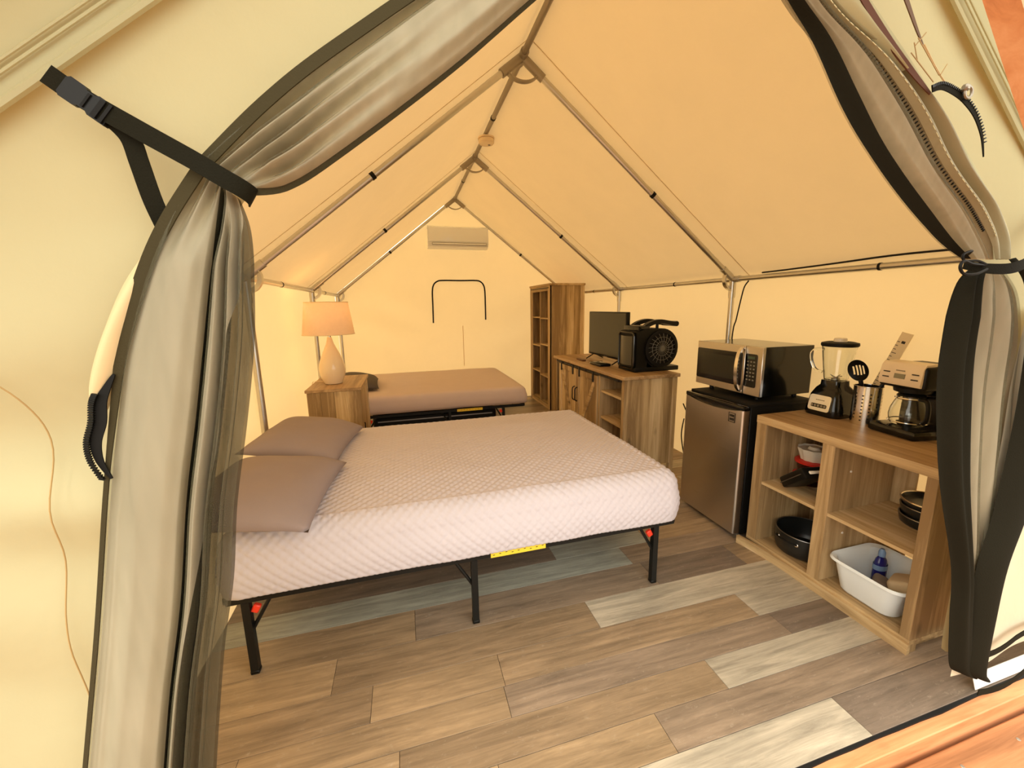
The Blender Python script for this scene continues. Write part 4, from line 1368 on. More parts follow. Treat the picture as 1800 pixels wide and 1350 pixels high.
for k in range(20):
    a = 2 * pi * k / 20
    tube(bm, [MY @ Vector((0.022 * cos(a), 0.022 * sin(a), 0.022)), MY @ Vector((0.075 * cos(a + 0.15), 0.075 * sin(a + 0.15), 0.022)), MY @ Vector((0.124 * cos(a + 0.25), 0.124 * sin(a + 0.25), 0.014))], 0.0022, 5)
for rr in (0.06, 0.095):
    tube(bm, [MY @ Vector((rr * cos(2 * pi * k / 30), rr * sin(2 * pi * k / 30), 0.022)) for k in range(30)], 0.002, 5, closed=True)
lathe(bm, [(0.024, 0.016), (0.022, 0.026)], (0, 0, 0), 16, M4=MY)
obj('grille', bm, plain('grey_wire', srgb(96, 94, 84), 0.35), gr)
bm = B()
hp = [(1.86, 1.215), (1.93, 1.262), (2.02, 1.285), (2.10, 1.275), (2.15, 1.264), (2.20, 1.262)]
for yy in (2.83, 3.0):
    ribbon(bm, [(cr(hp, k / 20).x, yy, cr(hp, k / 20).y) for k in range(21)], (0, 1, 0), 0.045, 0.016)
tube(bm, [(2.195, 2.82, 1.262), (2.195, 3.01, 1.262)], 0.022, 10)
tube(bm, [(2.02, 2.84, 1.22), (2.02, 2.84, 1.285)], 0.012, 8); tube(bm, [(2.02, 2.99, 1.22), (2.02, 2.99, 1.285)], 0.012, 8)
obj('handle', bm, M['blackplastic'], bf)
bm = B(); box(bm, 1.82, 1.93, 2.80, 3.03, 1.20, 1.255, bev=0.012, seg=2); obj('control_top', bm, M['blackgloss'], bf)
bm = B(); box(bm, 1.79, 2.21, 2.785, 3.045, 0.876, 0.915, bev=0.008, seg=2); obj('base', bm, M['blackplastic'], bf)

# ================================================================== FRIDGE + MICROWAVE
fg = thing('mini_fridge', 'stainless steel and black mini fridge under the microwave', 'fridge', (2.1, 2.0, 0))
bm = B(); box(bm, 1.912, 2.37, 1.762, 2.252, 0.02, 0.826, bev=0.004); obj('cabinet', bm, M['blackmatte'], fg)
bm = B(); box(bm, 1.905, 2.375, 1.758, 2.256, 0.822, 0.842, bev=0.004, seg=2); obj('top', bm, M['blackmatte'], fg)
bm = B()
n = 24; front = []
yy0, yy1 = 1.764, 2.250
def topz(y):
    u = (yy1 - y) / (yy1 - yy0)
    return 0.806 - 0.022 * max(0.0, sin(pi * min(1, max(0, (u - 0.10) / 0.85)))) ** 0.7
poly = [(yy1, 0.03)] + [(yy1 - (yy1 - yy0) * k / n, topz(yy1 - (yy1 - yy0) * k / n)) for k in range(n + 1)] + [(yy0, 0.03)]
prism(bm, poly, lambda y, z: (1.853 + (0.006 if (y - yy0 < 0.004 or yy1 - y < 0.004) else 0), y, z), lambda y, z: (1.905, y, z))
es = [e for e in bm.edges if abs(e.verts[0].co.z - e.verts[1].co.z) > 0.5 and e.verts[0].co.x < 1.87]
bmesh.ops.bevel(bm, geom=es, offset=0.012, segments=4, affect='EDGES', profile=0.5)
dr = obj('door', bm, M['steel'], fg, 35)
bm = B(); box(bm, 1.858, 1.905, 1.764, 2.250, 0.806, 0.832, bev=0.006, seg=2)
n = 20
poly = [(yy1, 0.812)] + [(yy1 - (yy1 - yy0) * k / n, topz(yy1 - (yy1 - yy0) * k / n) - 0.002) for k in range(n + 1)] + [(yy0, 0.812)]
prism(bm, poly, lambda y, z: (1.872, y, z), lambda y, z: (1.902, y, z))
obj('handle_cap', bm, M['blackgloss'], dr)
bm = B()
x_ = 1.8525; yc, zc = 1.838, 0.752
for (ya, yb, za, zb_) in ((-0.024, 0.024, 0.026, 0.029), (-0.024, 0.024, -0.029, -0.026), (-0.024, -0.021, -0.029, 0.029), (0.021, 0.024, -0.029, 0.029),
                          (-0.015, 0.015, 0.004, 0.018), (-0.015, 0.015, -0.018, -0.004)):
    box(bm, x_ - 0.001, x_ + 0.001, yc + ya, yc + yb, zc + za, zc + zb_)
obj('badge', bm, M['ink'], dr)
bm = B()
for yy in (1.80, 2.21):
    for xx in (1.93, 2.33): lathe(bm, [(0.016, 0.0), (0.016, 0.022)], (xx, yy, 0), 12)
obj('foot', bm, M['grey'], fg)

mw = thing('microwave', 'stainless fronted black microwave on top of the mini fridge', 'microwave', (2.2, 2.06, 0.842))
X0, X1, Y0, Y1, Z0, Z1 = 1.996, 2.385, 1.794, 2.325, 0.870, 1.167
bm = B(); box(bm, X0 + 0.02, X1, Y0 + 0.002, Y1 - 0.002, Z0, Z1, bev=0.003); obj('case', bm, M['blackgloss'], mw)
bm = B(); box(bm, X0, X0 + 0.022, 1.918, Y1, Z0, Z1, bev=0.003); d = obj('door', bm, M['steel'], mw)
bm = B(); prism(bm, rrect(1.935, 2.318, Z0 + 0.045, Z1 - 0.045, 0.012), lambda y, z: (X0 - 0.003, y, z), lambda y, z: (X0 + 0.002, y, z)); obj('window', bm, M['blackgloss'], d)
bm = B(); prism(bm, rrect(1.99, 2.285, Z0 + 0.075, Z1 - 0.075, 0.012), lambda y, z: (X0 - 0.004, y, z), lambda y, z: (X0 - 0.002, y, z)); obj('viewing_screen', bm, M['screen'], d)
bm = B()
ribbon(bm, crv([(X0 - 0.002, 1.938, Z1 - 0.012), (X0 - 0.030, 1.938, Z1 - 0.05), (X0 - 0.042, 1.938, (Z0 + Z1) / 2), (X0 - 0.030, 1.938, Z0 + 0.05), (X0 - 0.002, 1.938, Z0 + 0.012)], 20), (0, 1, 0), 0.024, 0.005)
obj('handle', bm, M['chrome'], d)
bm = B(); box(bm, X0, X0 + 0.022, Y0, 1.915, Z0, Z1, bev=0.003); cp = obj('control_panel', bm, M['steel'], mw)
bm = B(); prism(bm, rrect(1.828, 1.912, Z0 + 0.05, Z1 - 0.045, 0.012), lambda y, z: (X0 - 0.002, y, z), lambda y, z: (X0 + 0.002, y, z)); kp = obj('keypad', bm, M['blackgloss'], cp)
bm = B()
for r_ in range(6):
    for c_ in range(3):
        yy = 1.892 - c_ * 0.022; zz = Z1 - 0.092 - r_ * 0.022
        box(bm, X0 - 0.003, X0 - 0.0015, yy - 0.006, yy + 0.006, zz - 0.004, zz + 0.004)
obj('button', bm, plain('key_print', srgb(120, 116, 104), 0.5), cp)
bm = B(); box(bm, X0 - 0.003, X0 - 0.0015, 1.845, 1.895, Z1 - 0.075, Z1 - 0.060); obj('display', bm, plain('dim_display', srgb(60, 80, 60), 0.3), cp)
bm = B()
for xx in (X0 + 0.05, X1 - 0.05):
    for yy in (Y0 + 0.06, Y1 - 0.10): lathe(bm, [(0.014, 0.0), (0.014, 0.03)], (xx, yy, 0.842), 12)
obj('foot', bm, M['blackplastic'], mw)

# ================================================================== CUBE SHELF
cs = thing('cube_shelf', 'low oak four-cube shelf unit carrying the coffee maker and blender', 'shelf unit', (2.1, 1.3, 0))
X0, X1, Y0, Y1, H = 1.8976, 2.335, 0.905, 1.704, 0.80
bm = B(); box(bm, X0, X1, Y0, Y1, 0.762, H, bev=0.002); obj('top', bm, [M['oak_top']], cs)
bm = B(); box(bm, X0 - 0.001, X0 + 0.016, Y0 - 0.0005, Y1 + 0.0005, 0.758, 0.799); obj('edge_band', bm, M['oak_y'], cs)
for ya, yb, nm in ((Y1 - 0.062, Y1, 'side_panel'), (Y0, Y0 + 0.036, 'side_panel'), (1.278, 1.336, 'divider')):
    bm = B(); box(bm, X0 + 0.001, X1 - 0.001, ya, yb, 0.06, 0.762, bev=0.0015); obj(nm, bm, M['oak_zx'] if nm == 'side_panel' else M['oak_in'], cs)
for ya, yb in ((1.336, Y1 - 0.062), (Y0 + 0.036, 1.278)):
    bm = B(); box(bm, X0 + 0.006, X1 - 0.001, ya, yb, 0.408, 0.424); obj('shelf', bm, M['oak_y'], cs)
bm = B(); box(bm, X0 + 0.002, X1 - 0.001, Y0, Y1, 0.04, 0.06); obj('bottom_panel', bm, M['oak_y'], cs)
bm = B(); box(bm, X1 - 0.012, X1 - 0.004, 1.336, Y1 - 0.062, 0.06, 0.762); obj('back_panel', bm, M['oak_in'], cs)
bm = B(); box(bm, X1 - 0.012, X1 - 0.004, 1.185, 1.278, 0.06, 0.762); obj('back_panel', bm, M['oak_in'], cs)
bm = B()
rings = []
for k in range(25):
    u = k / 24; y = Y0 - 0.004 + u * (Y1 + 0.028 - Y0)
    bow = 0.034 * max(0, (u - 0.62) / 0.38) ** 2
    rings.append([(X0 - 0.012 - bow, y, 0.0), (X0 - 0.012 - bow, y, 0.048), (X0 + 0.004 - bow, y, 0.048), (X0 + 0.004 - bow, y, 0.0)])
loft(bm, rings); obj('kick_board', bm, M['oak_y'], cs)['label'] = 'bowed oak kick board coming loose at its far end'
bm = B(); box(bm, X0 + 0.05, X1 - 0.02, Y0 + 0.02, Y0 + 0.03, 0.0, 0.04); box(bm, X0 + 0.05, X1 - 0.02, Y1 - 0.03, Y1 - 0.02, 0.0, 0.04)
box(bm, X0 + 0.004, X0 + 0.05, Y0 + 0.001, Y0 + 0.03, 0.0, 0.04); obj('plinth', bm, M['oak_zx'], cs)
bm = B()
for (xx, yy, zz) in ((2.02, 1.2775, 0.62), (2.02, 1.2775, 0.30)):
    lathe(bm, [(0.006, 0), (0.005, 0.003)], (0, 0, 0), 12, M4=Matrix.Translation((xx, yy, zz)) @ Matrix.Rotation(pi / 2, 4, 'X'))
obj('cam_cover', bm, M['white'], cs)

# ---- things on the shelf top
bl = thing('blender', 'black blender with clear glass jar beside the microwave', 'blender', (2.285, 1.585, 0.80))
c0 = Vector((2.285, 1.585, 0.80))
bm = B()
rings = []
for sx, sy, z in ((0.098, 0.090, 0.0), (0.102, 0.094, 0.012), (0.098, 0.090, 0.05), (0.085, 0.080, 0.115), (0.066, 0.066, 0.150), (0.052, 0.052, 0.168), (0.050, 0.050, 0.195)):
    rings.append([(c0.x + p[0], c0.y + p[1], c0.z + z) for p in rrect(-sx, sx, -sy, sy, min(sx, sy) * 0.45, 5)])
loft(bm, rings); obj('motor_base', bm, M['blackgloss'], bl)
Mp = Matrix.Translation((c0.x - 0.093, c0.y, c0.z + 0.070)) @ Matrix.Rotation(R(11), 4, 'Y')
bm = B(); prism(bm, rrect(-0.058, 0.058, -0.042, 0.045, 0.014), lambda y, z: Mp @ Vector((-0.006, y, z)), lambda y, z: Mp @ Vector((0.006, y, z)))
cp = obj('control_plate', bm, steel('brushed_plate', (0.80, 0.84, 0.90, 1), 0.35, 'y'), bl)
bm = B()
prism(bm, rrect(-0.042, 0.042, -0.024, -0.004, 0.006), lambda y, z: Mp @ Vector((-0.0075, y, z)), lambda y, z: Mp @ Vector((-0.005, y, z)))
obj('button_strip', bm, M['blackmatte'], cp)
bm = B()
for k in range(5):
    yy = -0.034 + k * 0.017
    prism(bm, rrect(yy - 0.006, yy + 0.006, -0.020, -0.008, 0.002, 2), lambda y, z: Mp @ Vector((-0.010, y, z)), lambda y, z: Mp @ Vector((-0.007, y, z)))
obj('button', bm, M['steeldark'], cp)
bm = B()
for k in range(6):
    box(bm, -0.0068, -0.0055, 0.016 - k * 0.008, 0.021 - k * 0.008, 0.016, 0.020, mat=Mp)
obj('lettering', bm, M['ink'], cp)
bm = B()
outer = [(0.052, 0.198), (0.055, 0.215), (0.060, 0.25), (0.068, 0.31), (0.074, 0.36), (0.078, 0.385)]
inner = [(r - 0.004, z) for r, z in outer[::-1]]
lathe(bm, outer + inner, c0, 28, False, False)
bm.faces.ensure_lookup_table()
lathe(bm, [(0.050, 0.199), (0.048, 0.203)], c0, 28)
obj('jar', bm, M['glass'], bl)
bm = B()
tube(bm, crv([tuple(c0 + Vector(p)) for p in ((-0.02, 0.070, 0.362), (-0.03, 0.105, 0.358), (-0.035, 0.122, 0.335), (-0.032, 0.118, 0.29), (-0.025, 0.098, 0.245), (-0.015, 0.066, 0.232))], 24), 0.008, 8)
obj('jar_handle', bm, M['glass'], bl)
bm = B(); lathe(bm, [(0.080, 0.383), (0.084, 0.390), (0.082, 0.402), (0.060, 0.408)], c0, 32); ld = obj('lid', bm, M['blackmatte'], bl)
bm = B(); lathe(bm, [(0.030, 0.408), (0.028, 0.426), (0.024, 0.428)], c0, 20); obj('lid_cap', bm, M['clearplastic'], ld)
bm = B(); lathe(bm, [(0.020, 0.198), (0.020, 0.206), (0.006, 0.214)], c0, 12)
for a in (0, 1.57, 3.14, 4.71): tube(bm, [c0 + Vector((0, 0, 0.21)), c0 + Vector((0.03 * cos(a), 0.03 * sin(a), 0.222))], 0.0025, 5)
obj('blade', bm, M['steeldark'], bl)

# utensil holder: perforated steel pot
uh = thing('utensil_holder', 'perforated stainless steel utensil pot between blender and coffee maker', 'utensil holder', (2.262, 1.405, 0.80))
c1 = Vector((2.262, 1.405, 0.80)); PRr = 0.058; PH = 0.198
bm = B()
# wall built as a grid with real holes
nA, nZ = 96, 66
V = {}
def pv(i, j):
    i %= nA
    if (i, j) not in V:
        a = 2 * pi * i / nA
        V[(i, j)] = bm.verts.new((c1.x + PRr * cos(a), c1.y + PRr * sin(a), c1.z + PH * j / nZ))
    return V[(i, j)]
for i in range(nA):
    for j in range(nZ):
        # columns of holes every 8 steps, rows every 6 steps, staggered
        ci, cj = i % 8, j
        col_i = i // 8
        st_ = 0 if col_i % 2 == 0 else 3
        jj = (j - 8 - st_) % 6
        hole = 8 + st_ <= j < 56 and ci in (3, 4) and jj in (0, 1)
        if not hole:
            bm.faces.new((pv(i, j), pv(i + 1, j), pv(i + 1, j + 1), pv(i, j + 1)))
rim = [c1 + Vector((PRr * cos(2 * pi * k / 48), PRr * sin(2 * pi * k / 48), PH)) for k in range(48)]
tube(bm, rim, 0.0022, 6, closed=True)
lathe(bm, [(PRr, 0.0), (PRr, 0.004)], c1, 48)
o = obj('pot', bm, M['chrome'], uh, 60)
bm = B(); lathe(bm, [(PRr - 0.003, 0.004), (PRr - 0.003, PH - 0.004)], c1, 48, False, False)
obj('hole_shade', bm, M['blackmatte'], uh, 60)  # black sleeve added so the holes show a shaded inside
sp = thing('slotted_spoon', 'black slotted spoon standing in the steel utensil pot', 'spoon', tuple(c1 + Vector((0, 0.02, 0.006))))
# handle down into the pot, bowl on top facing the door
s0 = c1 + Vector((0.02, -0.01, 0.012)); s1 = c1 + Vector((-0.022, 0.028, 0.225))
bm = B(); tube(bm, [s0, s0.lerp(s1, 0.6), s1], [0.006, 0.007, 0.010], 8); obj('handle', bm, M['blackplastic'], sp)
ax = (s1 - s0).normalized()
sidev = Vector((-0.25, 1, 0)); sidev = (sidev - ax * sidev.dot(ax)).normalized(); nrmv = ax.cross(sidev)
cb = s1 + ax * 0.052
bm = B()
nU, nVv = 26, 26
def bowlp(a, b):
    wv_ = 0.044
    return cb + sidev * a * wv_ + ax * b * 0.056 + nrmv * (0.012 * (a * a + b * b) - 0.006)
verts = {}
for j in range(nVv):
    for i in range(nU):
        a = (i + 0.5) / nU * 2 - 1; b = (j + 0.5) / nVv * 2 - 1
        if a * a + b * b > 1: continue
        if abs(b) < 0.52 - 0.25 * abs(a) and any(abs(a - q) < 0.06 for q in (-0.45, -0.15, 0.15, 0.45)): continue
        ks = []
        for di, dj in ((0, 0), (1, 0), (1, 1), (0, 1)):
            key = (i + di, j + dj)
            if key not in verts:
                aa = key[0] / nU * 2 - 1; bb = key[1] / nVv * 2 - 1
                rr = math.hypot(aa, bb)
                if rr > 0.93: aa, bb = aa / rr, bb / rr
                verts[key] = bm.verts.new(bowlp(aa, bb))
            ks.append(verts[key])
        try: bm.faces.new(ks)
        except ValueError: pass
bmesh.ops.solidify(bm, geom=bm.faces[:], thickness=0.003)
obj('bowl', bm, M['blackplastic'], sp, 60)
s2 = thing('spatula', 'black utensil leaning out of the steel pot toward the coffee maker', 'utensil', tuple(c1 + Vector((0, -0.02, 0.006))))
a_ = c1 + Vector((-0.04, 0.02, 0.012)); b_ = c1 + Vector((0.085, -0.050, 0.290))
bm = B(); tube(bm, [a_, a_.lerp(b_, 0.5), b_], [0.006, 0.008, 0.009], 8); obj('handle', bm, M['blackplastic'], s2)
bm = B(); prism(bm, rrect(-0.03, 0.03, -0.035, 0.035, 0.008), lambda u, v: b_ + Vector((0.030 + u, -0.002, 0.005 + v * 0.6)), lambda u, v: b_ + Vector((0.030 + u, 0.002, 0.005 + v * 0.6)))
obj('blade', bm, M['blackplastic'], s2)

# coffee maker
cm = thing('coffee_maker', 'black coffee maker with silver control panel near the right curtain', 'coffee maker', (2.29, 1.22, 0.80), R(-8))
def CM(x, y, z): return Matrix.Rotation(R(-8), 4, 'Z') @ Vector((x, y, z)) + Vector((2.29, 1.22, 0.80))
bm = B(); box(bm, -0.125, 0.125, -0.105, 0.105, 0.0, 0.045, bev=0.014, seg=2); obj('base', bm, M['blackgloss'], cm, local=True)
bm = B(); box(bm, 0.03, 0.125, -0.095, 0.095, 0.04, 0.25, bev=0.008); obj('tank', bm, M['blackgloss'], cm, local=True)
bm = B(); box(bm, -0.105, 0.125, -0.100, 0.100, 0.225, 0.335, bev=0.016, seg=3); obj('head', bm, M['blackplastic'], cm, local=True)
bm = B(); lathe(bm, [(0.045, 0.198), (0.066, 0.206), (0.070, 0.226)], (-0.03, 0, 0), 28); obj('filter_basket', bm, M['blackplastic'], cm, local=True)
bm = B()
prof = [(-0.112, 0.240), (-0.118, 0.250), (-0.108, 0.325), (-0.095, 0.342), (-0.03, 0.346), (-0.03, 0.336), (-0.09, 0.332), (-0.100, 0.315), (-0.106, 0.240)]
prism(bm, prof, lambda x, z: (x, -0.088, z), lambda x, z: (x, 0.088, z)); pn = obj('control_panel', bm, plain('champagne_panel', srgb(226, 208, 176), 0.3), cm, local=True)
Mc = Matrix.Translation((-0.1145, 0, 0.285)) @ Matrix.Rotation(R(7.6), 4, 'Y')
bm = B(); box(bm, -0.0025, 0.002, -0.022, 0.022, -0.014, 0.008, mat=Mc); obj('display', bm, plain('lcd_grey', srgb(126, 122, 96), 0.3), pn, local=True)
bm = B()
for yy in (-0.062, 0.058):
    for zz in (0.012, -0.012):
        bb = B(); box(bb, -0.003, 0.002, yy - 0.013, yy + 0.013, zz - 0.0025, zz + 0.0025, mat=Mc)
        obj('button', bb, M['ink'], pn, local=True)
for k in range(6): box(bm, -0.002, 0.001, 0.016 - k * 0.0065, 0.020 - k * 0.0065, 0.020, 0.025, mat=Mc)
obj('lettering', bm, M['bracket'], pn, local=True)
# carafe standing on the hot plate
cf = thing('carafe', 'glass coffee carafe with black handle inside the coffee maker', 'carafe', tuple(CM(-0.032, 0.0, 0.046)), R(-8))
bm = B()
outer = [(0.050, 0.0), (0.062, 0.008), (0.070, 0.03), (0.072, 0.05), (0.068, 0.08), (0.058, 0.11), (0.050, 0.128), (0.052, 0.140)]
lathe(bm, outer + [(r - 0.003, max(z, 0.004)) for r, z in outer[::-1]], (0, 0, 0), 32, False, False)
lathe(bm, [(0.050, 0.0), (0.047, 0.004)], (0, 0, 0), 32)
obj('glass_body', bm, M['glass'], cf, local=True)
bm = B()
tube(bm, [(0.0715 * cos(2 * pi * k / 40), 0.0715 * sin(2 * pi * k / 40), 0.020) for k in range(40)], 0.003, 6, closed=True)
obj('band', bm, M['chrome'], cf, local=True)
bm = B()
tube(bm, [(0.053 * cos(2 * pi * k / 40), 0.053 * sin(2 * pi * k / 40), 0.130) for k in range(40)], 0.005, 6, closed=True)
obj('band', bm, M['chrome'], cf, local=True)
bm = B()
tube(bm, crv([(-0.02, -0.052, 0.134), (-0.03, -0.085, 0.132), (-0.034, -0.098, 0.10), (-0.030, -0.095, 0.05), (-0.024, -0.078, 0.028)], 20), 0.009, 8)
obj('handle', bm, M['blackplastic'], cf, local=True)
bm = B(); lathe(bm, [(0.052, 0.140), (0.046, 0.149), (0.02, 0.151)], (0, 0, 0), 24); obj('lid', bm, M['blackplastic'], cf, local=True)

# beige marked strip leaning behind the coffee maker
rs_ = thing('ruler', 'flat beige ruler-like strip with dark marks leaning behind the coffee maker', 'ruler', (2.405, 1.512, 0.80))
Mr = Matrix.Translation((2.405, 1.512, 0.808)) @ Matrix.Rotation(R(15), 4, 'X') @ Matrix.Rotation(R(7), 4, 'Y')
bm = B(); box(bm, -0.003, 0.003, -0.025, 0.025, 0.0, 0.47, bev=0.001, mat=Mr); rb_ = obj('blade', bm, M['strip'], rs_)
bm = B()
for k in range(20):
    zz = 0.04 + k * 0.02
    ln = 0.012 if k % 4 else 0.022
    box(bm, -0.0036, -0.0028, 0.023 - ln, 0.023, zz - 0.0015, zz + 0.0015, mat=Mr)
box(bm, -0.0036, -0.0028, -0.012, 0.004, 0.415, 0.428, mat=Mr)
obj('markings', bm, M['ink'], rs_)

# ---- things inside the cubbies
def tub(name, label, c, r0, r1, h, mat, lid=None, lidmat=None, fluted=False, cat='container', grp=None):
    t = thing(name, label, cat, c, 0, grp)
    bm = B()
    n = 40
    rings = []
    for rr, z in ((r0, 0.0), (r1, h), (r1 - 0.003, h), (r0 - 0.003, 0.003)):
        rings.append([(c[0] + rr * (1 + (0.05 * cos(10 * 2 * pi * k / n) if fluted else 0)) * cos(2 * pi * k / n),
                       c[1] + rr * (1 + (0.05 * cos(10 * 2 * pi * k / n) if fluted else 0)) * sin(2 * pi * k / n), c[2] + z) for k in range(n)])
    loft(bm, rings)
    obj('tub', bm, mat, t, 50)
    if lid:
        bm = B(); lathe(bm, [(r1 + 0.002, h - 0.008), (r1 + 0.008, h - 0.006), (r1 + 0.008, h + 0.004), (r1 - 0.006, h + 0.009)], c, 36)
        obj('lid', bm, lidmat, t)
    return t
fc = (2.14, 1.552)
zsh = 0.424
tub('food_container', 'red lidded food container at the bottom of the cubby stack', (fc[0], fc[1], zsh), 0.064, 0.074, 0.046, M['tint'], True, M['red'], grp='food containers in the upper left cubby')
tub('food_container', 'red lidded food container in the middle of the cubby stack', (fc[0], fc[1] - 0.004, zsh + 0.056), 0.064, 0.074, 0.072, M['tint'], True, M['red'], grp='food containers in the upper left cubby')
ft = tub('food_container', 'fluted cloudy white tub on top of the red lidded containers', (fc[0], fc[1] - 0.006, zsh + 0.139), 0.056, 0.076, 0.066, M['clearplastic'], False, None, True, grp='food containers in the upper left cubby')
bm = B(); lathe(bm, [(0.060, 0.030), (0.071, 0.056), (0.050, 0.062), (0.030, 0.060), (0.022, 0.074), (0.008, 0.076)], (fc[0], fc[1] - 0.006, zsh + 0.139), 30)
obj('crumpled_lid', bm, M['clearplastic'], ft)
# dark flat case leaning in front
dc = thing('dark_case', 'flat black case leaning against the containers in the upper left cubby', 'case', (1.985, 1.468, 0.424))
Md = Matrix.Translation((1.985, 1.475, 0.508)) @ Matrix.Rotation(R(-10), 4, 'Z') @ Matrix.Rotation(R(-40), 4, 'X')
bm = B(); box(bm, -0.07, 0.06, -0.098, 0.080, -0.030, 0.030, bev=0.010, seg=2, mat=Md); obj('shell', bm, M['blackplastic'], dc)
bm = B(); box(bm, -0.072, -0.066, -0.08, 0.08, -0.002, 0.002, mat=Md); obj('seam_line', bm, M['steeldark'], dc)
bm = B(); box(bm, -0.04, 0.02, -0.104, -0.080, -0.008, 0.008, bev=0.004, mat=Md); obj('latch', bm, M['clearplastic'], dc)
# roasting pot in the lower left cubby
def pot(name, label, c, r, h, cat='pot', grp=None, handles=True, rim='steeldark'):
    t = thing(name, label, cat, c, 0, grp)
    bm = B(); lathe(bm, [(r * 0.86, 0.0), (r * 0.95, 0.008), (r, 0.03), (r + 0.002, h), (r - 0.004, h), (r - 0.006, 0.03), (r * 0.85, 0.008)], c, 44)
    obj('body', bm, M['potblack'], t, 50)
    bm = B(); tube(bm, [(c[0] + r * cos(2 * pi * k / 48), c[1] + r * sin(2 * pi * k / 48), c[2] + h) for k in range(48)], 0.003, 6, closed=True)
    obj('rim', bm, M[rim], t)
    if handles:
        for a0 in (R(180), R(0)):
            bm = B()
            tube(bm, crv([(c[0] + (r + d) * cos(a0 + da), c[1] + (r + d) * sin(a0 + da), c[2] + h * 0.72 + dz) for d, da, dz in ((0.0, -0.38, 0), (0.016, -0.34, 0.006), (0.024, 0, 0.010), (0.016, 0.34, 0.006), (0.0, 0.38, 0))], 20), 0.005, 8)
            hh = obj('handle', bm, M['blackmatte'], t)
            bm = B()
            for da in (-0.38, 0.38):
                lathe(bm, [(0.010, 0.0), (0.009, 0.004), (0.004, 0.007)], (0, 0, 0), 12,
                      M4=Matrix.Translation((c[0] + r * cos(a0 + da), c[1] + r * sin(a0 + da), c[2] + h * 0.70)) @ Matrix.Rotation(a0 + da, 4, 'Z') @ Matrix.Rotation(pi / 2, 4, 'Y'))
            obj('rivet', bm, M['chrome'], hh)
    return t
pot('roasting_pot', 'black oval roasting pot in the lower left cubby of the shelf unit', (2.078, 1.488, 0.060), 0.142, 0.120)
# dark pot behind it against the back panel
# frying pans in the upper right cubby
for k, (zz, lab) in enumerate(((0.424, 'black frying pan at the bottom of the pan stack in the upper right cubby'),
                               (0.470, 'black frying pan in the middle of the pan stack in the upper right cubby'))):
    c = (2.215, 1.06, zz)
    t = pot('frying_pan', lab, c, 0.105, 0.045, 'pan', 'frying pans in the upper right cubby', False)
    bm = B(); tube(bm, [(c[0] - 0.085, c[1] - 0.055, zz + 0.035), (c[0] - 0.14, c[1] - 0.09, zz + 0.045), (c[0] - 0.20, c[1] - 0.095, zz + 0.048)], [0.007, 0.009, 0.010], 8)
    obj('handle', bm, M['blackmatte'], t)
gl = thing('pan_lid', 'shallow steel-rimmed pan resting on top of the two frying pans', 'lid', (2.21, 1.06, 0.518))
bm = B(); lathe(bm, [(0.094, 0.0), (0.100, 0.012), (0.106, 0.026), (0.102, 0.026), (0.094, 0.010), (0.03, 0.006)], (2.21, 1.06, 0.516), 40); obj('dish', bm, M['potblack'], gl)
bm = B(); tube(bm, [(2.21 + 0.104 * cos(2 * pi * k / 44), 1.06 + 0.104 * sin(2 * pi * k / 44), 0.543) for k in range(44)], 0.004, 6, closed=True); obj('rim', bm, M['chrome'], gl)

# wash basin with bottle and sponges
ba = thing('wash_basin', 'pale blue-white plastic wash basin in the lower right cubby', 'basin', (2.08, 1.115, 0.060))
bx, by = 2.075, 1.112
bm = B(); rings = []
def rr_(hx, hy, r, z, dip=0.0):
    out = []
    for p in rrect(-hx, hx, -hy, hy, r, 8):
        d = dip * max(0, 1 - abs(p[1]) / (hy * 0.55)) if p[0] < 0 or True else 0
        out.append((bx + p[0], by + p[1], 0.060 + z - d))
    return out
for args in ((0.125, 0.105, 0.05, 0.0), (0.135, 0.115, 0.05, 0.012), (0.155, 0.142, 0.055, 0.148, 0.012), (0.168, 0.156, 0.06, 0.156, 0.014), (0.170, 0.158, 0.06, 0.148, 0.014), (0.166, 0.154, 0.06, 0.160, 0.014),
             (0.150, 0.137, 0.055, 0.150, 0.012), (0.131, 0.111, 0.05, 0.015), (0.12, 0.10, 0.045, 0.006)):
    rings.append(rr_(*args))
loft(bm, rings); obj('tub', bm, M['basin'], ba, 50)
bt = thing('soap_bottle', 'dark blue soap bottle standing inside the wash basin', 'bottle', (2.14, 1.175, 0.068))
cc = (2.14, 1.172, 0.068)
bm = B(); lathe(bm, [(0.030, 0), (0.034, 0.01), (0.034, 0.10), (0.026, 0.135), (0.014, 0.15)], cc, 20, sy=0.7); b2 = obj('body', bm, M['blue'], bt)
bm = B(); lathe(bm, [(0.014, 0.15), (0.014, 0.172), (0.008, 0.188)], cc, 14); obj('cap', bm, M['labelblue'], bt)
bm = B(); lathe(bm, [(0.0345, 0.085), (0.0345, 0.11)], cc, 20, False, False, sy=0.71); obj('label', bm, M['labelblue'], b2)
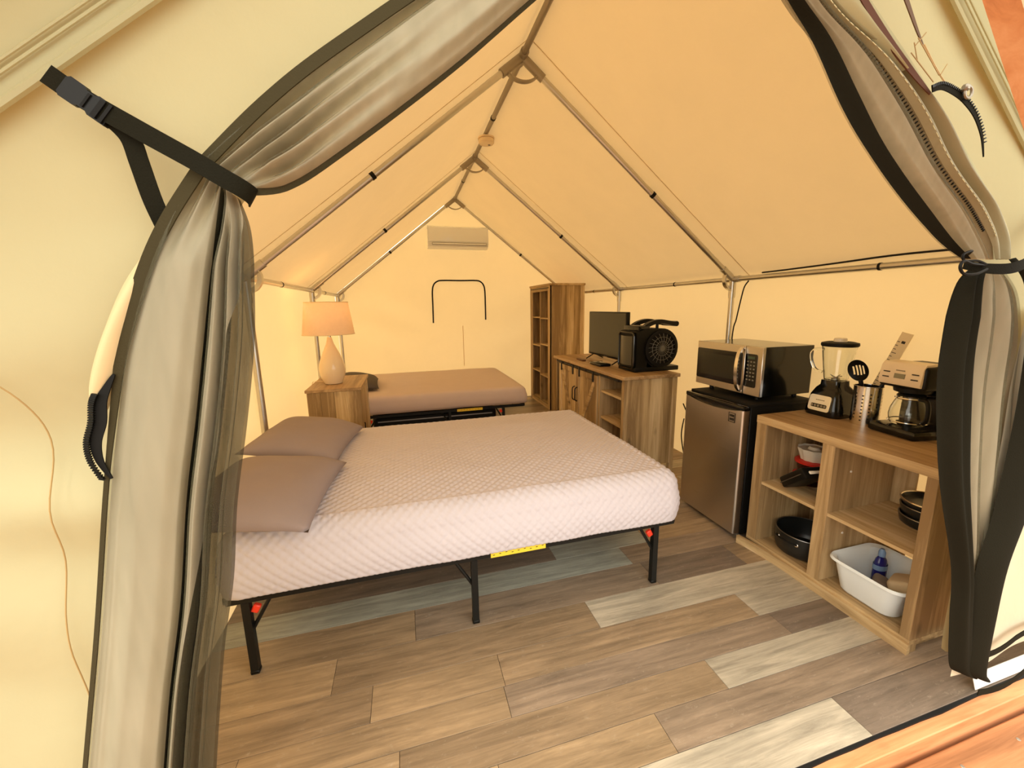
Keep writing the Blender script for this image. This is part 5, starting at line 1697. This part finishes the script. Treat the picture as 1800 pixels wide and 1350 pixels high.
def spongeo(label, c, h, mat, rot):
    bm = B(); box(bm, -h[0], h[0], -h[1], h[1], -h[2], h[2], bev=min(h) * 0.7, seg=4)
    o = obj('sponge', bm, mat, None, 60); o.location = c; o.rotation_euler = rot
    return tag(o, label, 'sponge', 'sponges in the wash basin')
spongeo('tan rounded sponge lying highest in the wash basin', (2.10, 1.045, 0.172), (0.075, 0.055, 0.026), M['sponge'], (R(-22), R(8), R(20)))
spongeo('small grey scouring sponge beside the blue bottle in the basin', (2.075, 1.125, 0.125), (0.045, 0.028, 0.022), M['sponge2'], (R(15), 0, R(30)))
dp = thing('dish_pan', 'dark flat dish lying under the sponges in the wash basin', 'dish', (2.07, 1.10, 0.07))
bm = B(); lathe(bm, [(0.06, 0.0), (0.09, 0.012), (0.093, 0.026), (0.088, 0.026), (0.06, 0.006)], (2.065, 1.095, 0.070), 30); obj('plate', bm, M['steeldark'], dp)

# ================================================================== CABLES
def cable(label, pts, r, mat='blackplastic', n=40, name='power_cable'):
    bm = B(); tube(bm, crv(pts, n), r, 6)
    return tag(obj(name, bm, M[mat]), label, 'cable')
cable('black cable strapped along the top of the right eave pipe', [(2.478, 2.30, 1.634), (2.475, 2.1, 1.637), (2.472, 1.8, 1.645), (2.47, 1.5, 1.655), (2.466, 1.2, 1.650), (2.46, 0.95, 1.638)], 0.0055)
cable('thin dark cord hanging down the right upright behind the microwave', [(2.487, 2.42, 1.585), (2.488, 2.455, 1.54), (2.486, 2.475, 1.45), (2.478, 2.495, 1.30), (2.468, 2.510, 1.17), (2.46, 2.51, 0.6), (2.46, 2.45, 0.1)], 0.005)
cable('dark cable drooping between the TV stand and the mini fridge', [(2.16, 2.64, 0.62), (2.14, 2.55, 0.56), (2.17, 2.42, 0.47), (2.24, 2.33, 0.40)], 0.005)
cable('looped dark cable on the floor behind the mini fridge', [(2.16, 2.62, 0.5), (2.13, 2.60, 0.35), (2.13, 2.52, 0.15), (2.16, 2.42, 0.02), (2.22, 2.32, 0.012)], 0.005)
bm = B(); box(bm, 2.20, 2.27, 2.36, 2.56, 0.0, 0.045, bev=0.006, seg=2)
psn = tag(obj('power_strip', bm, M['blackmatte']), 'black power strip on the floor between TV stand and fridge', 'power strip')
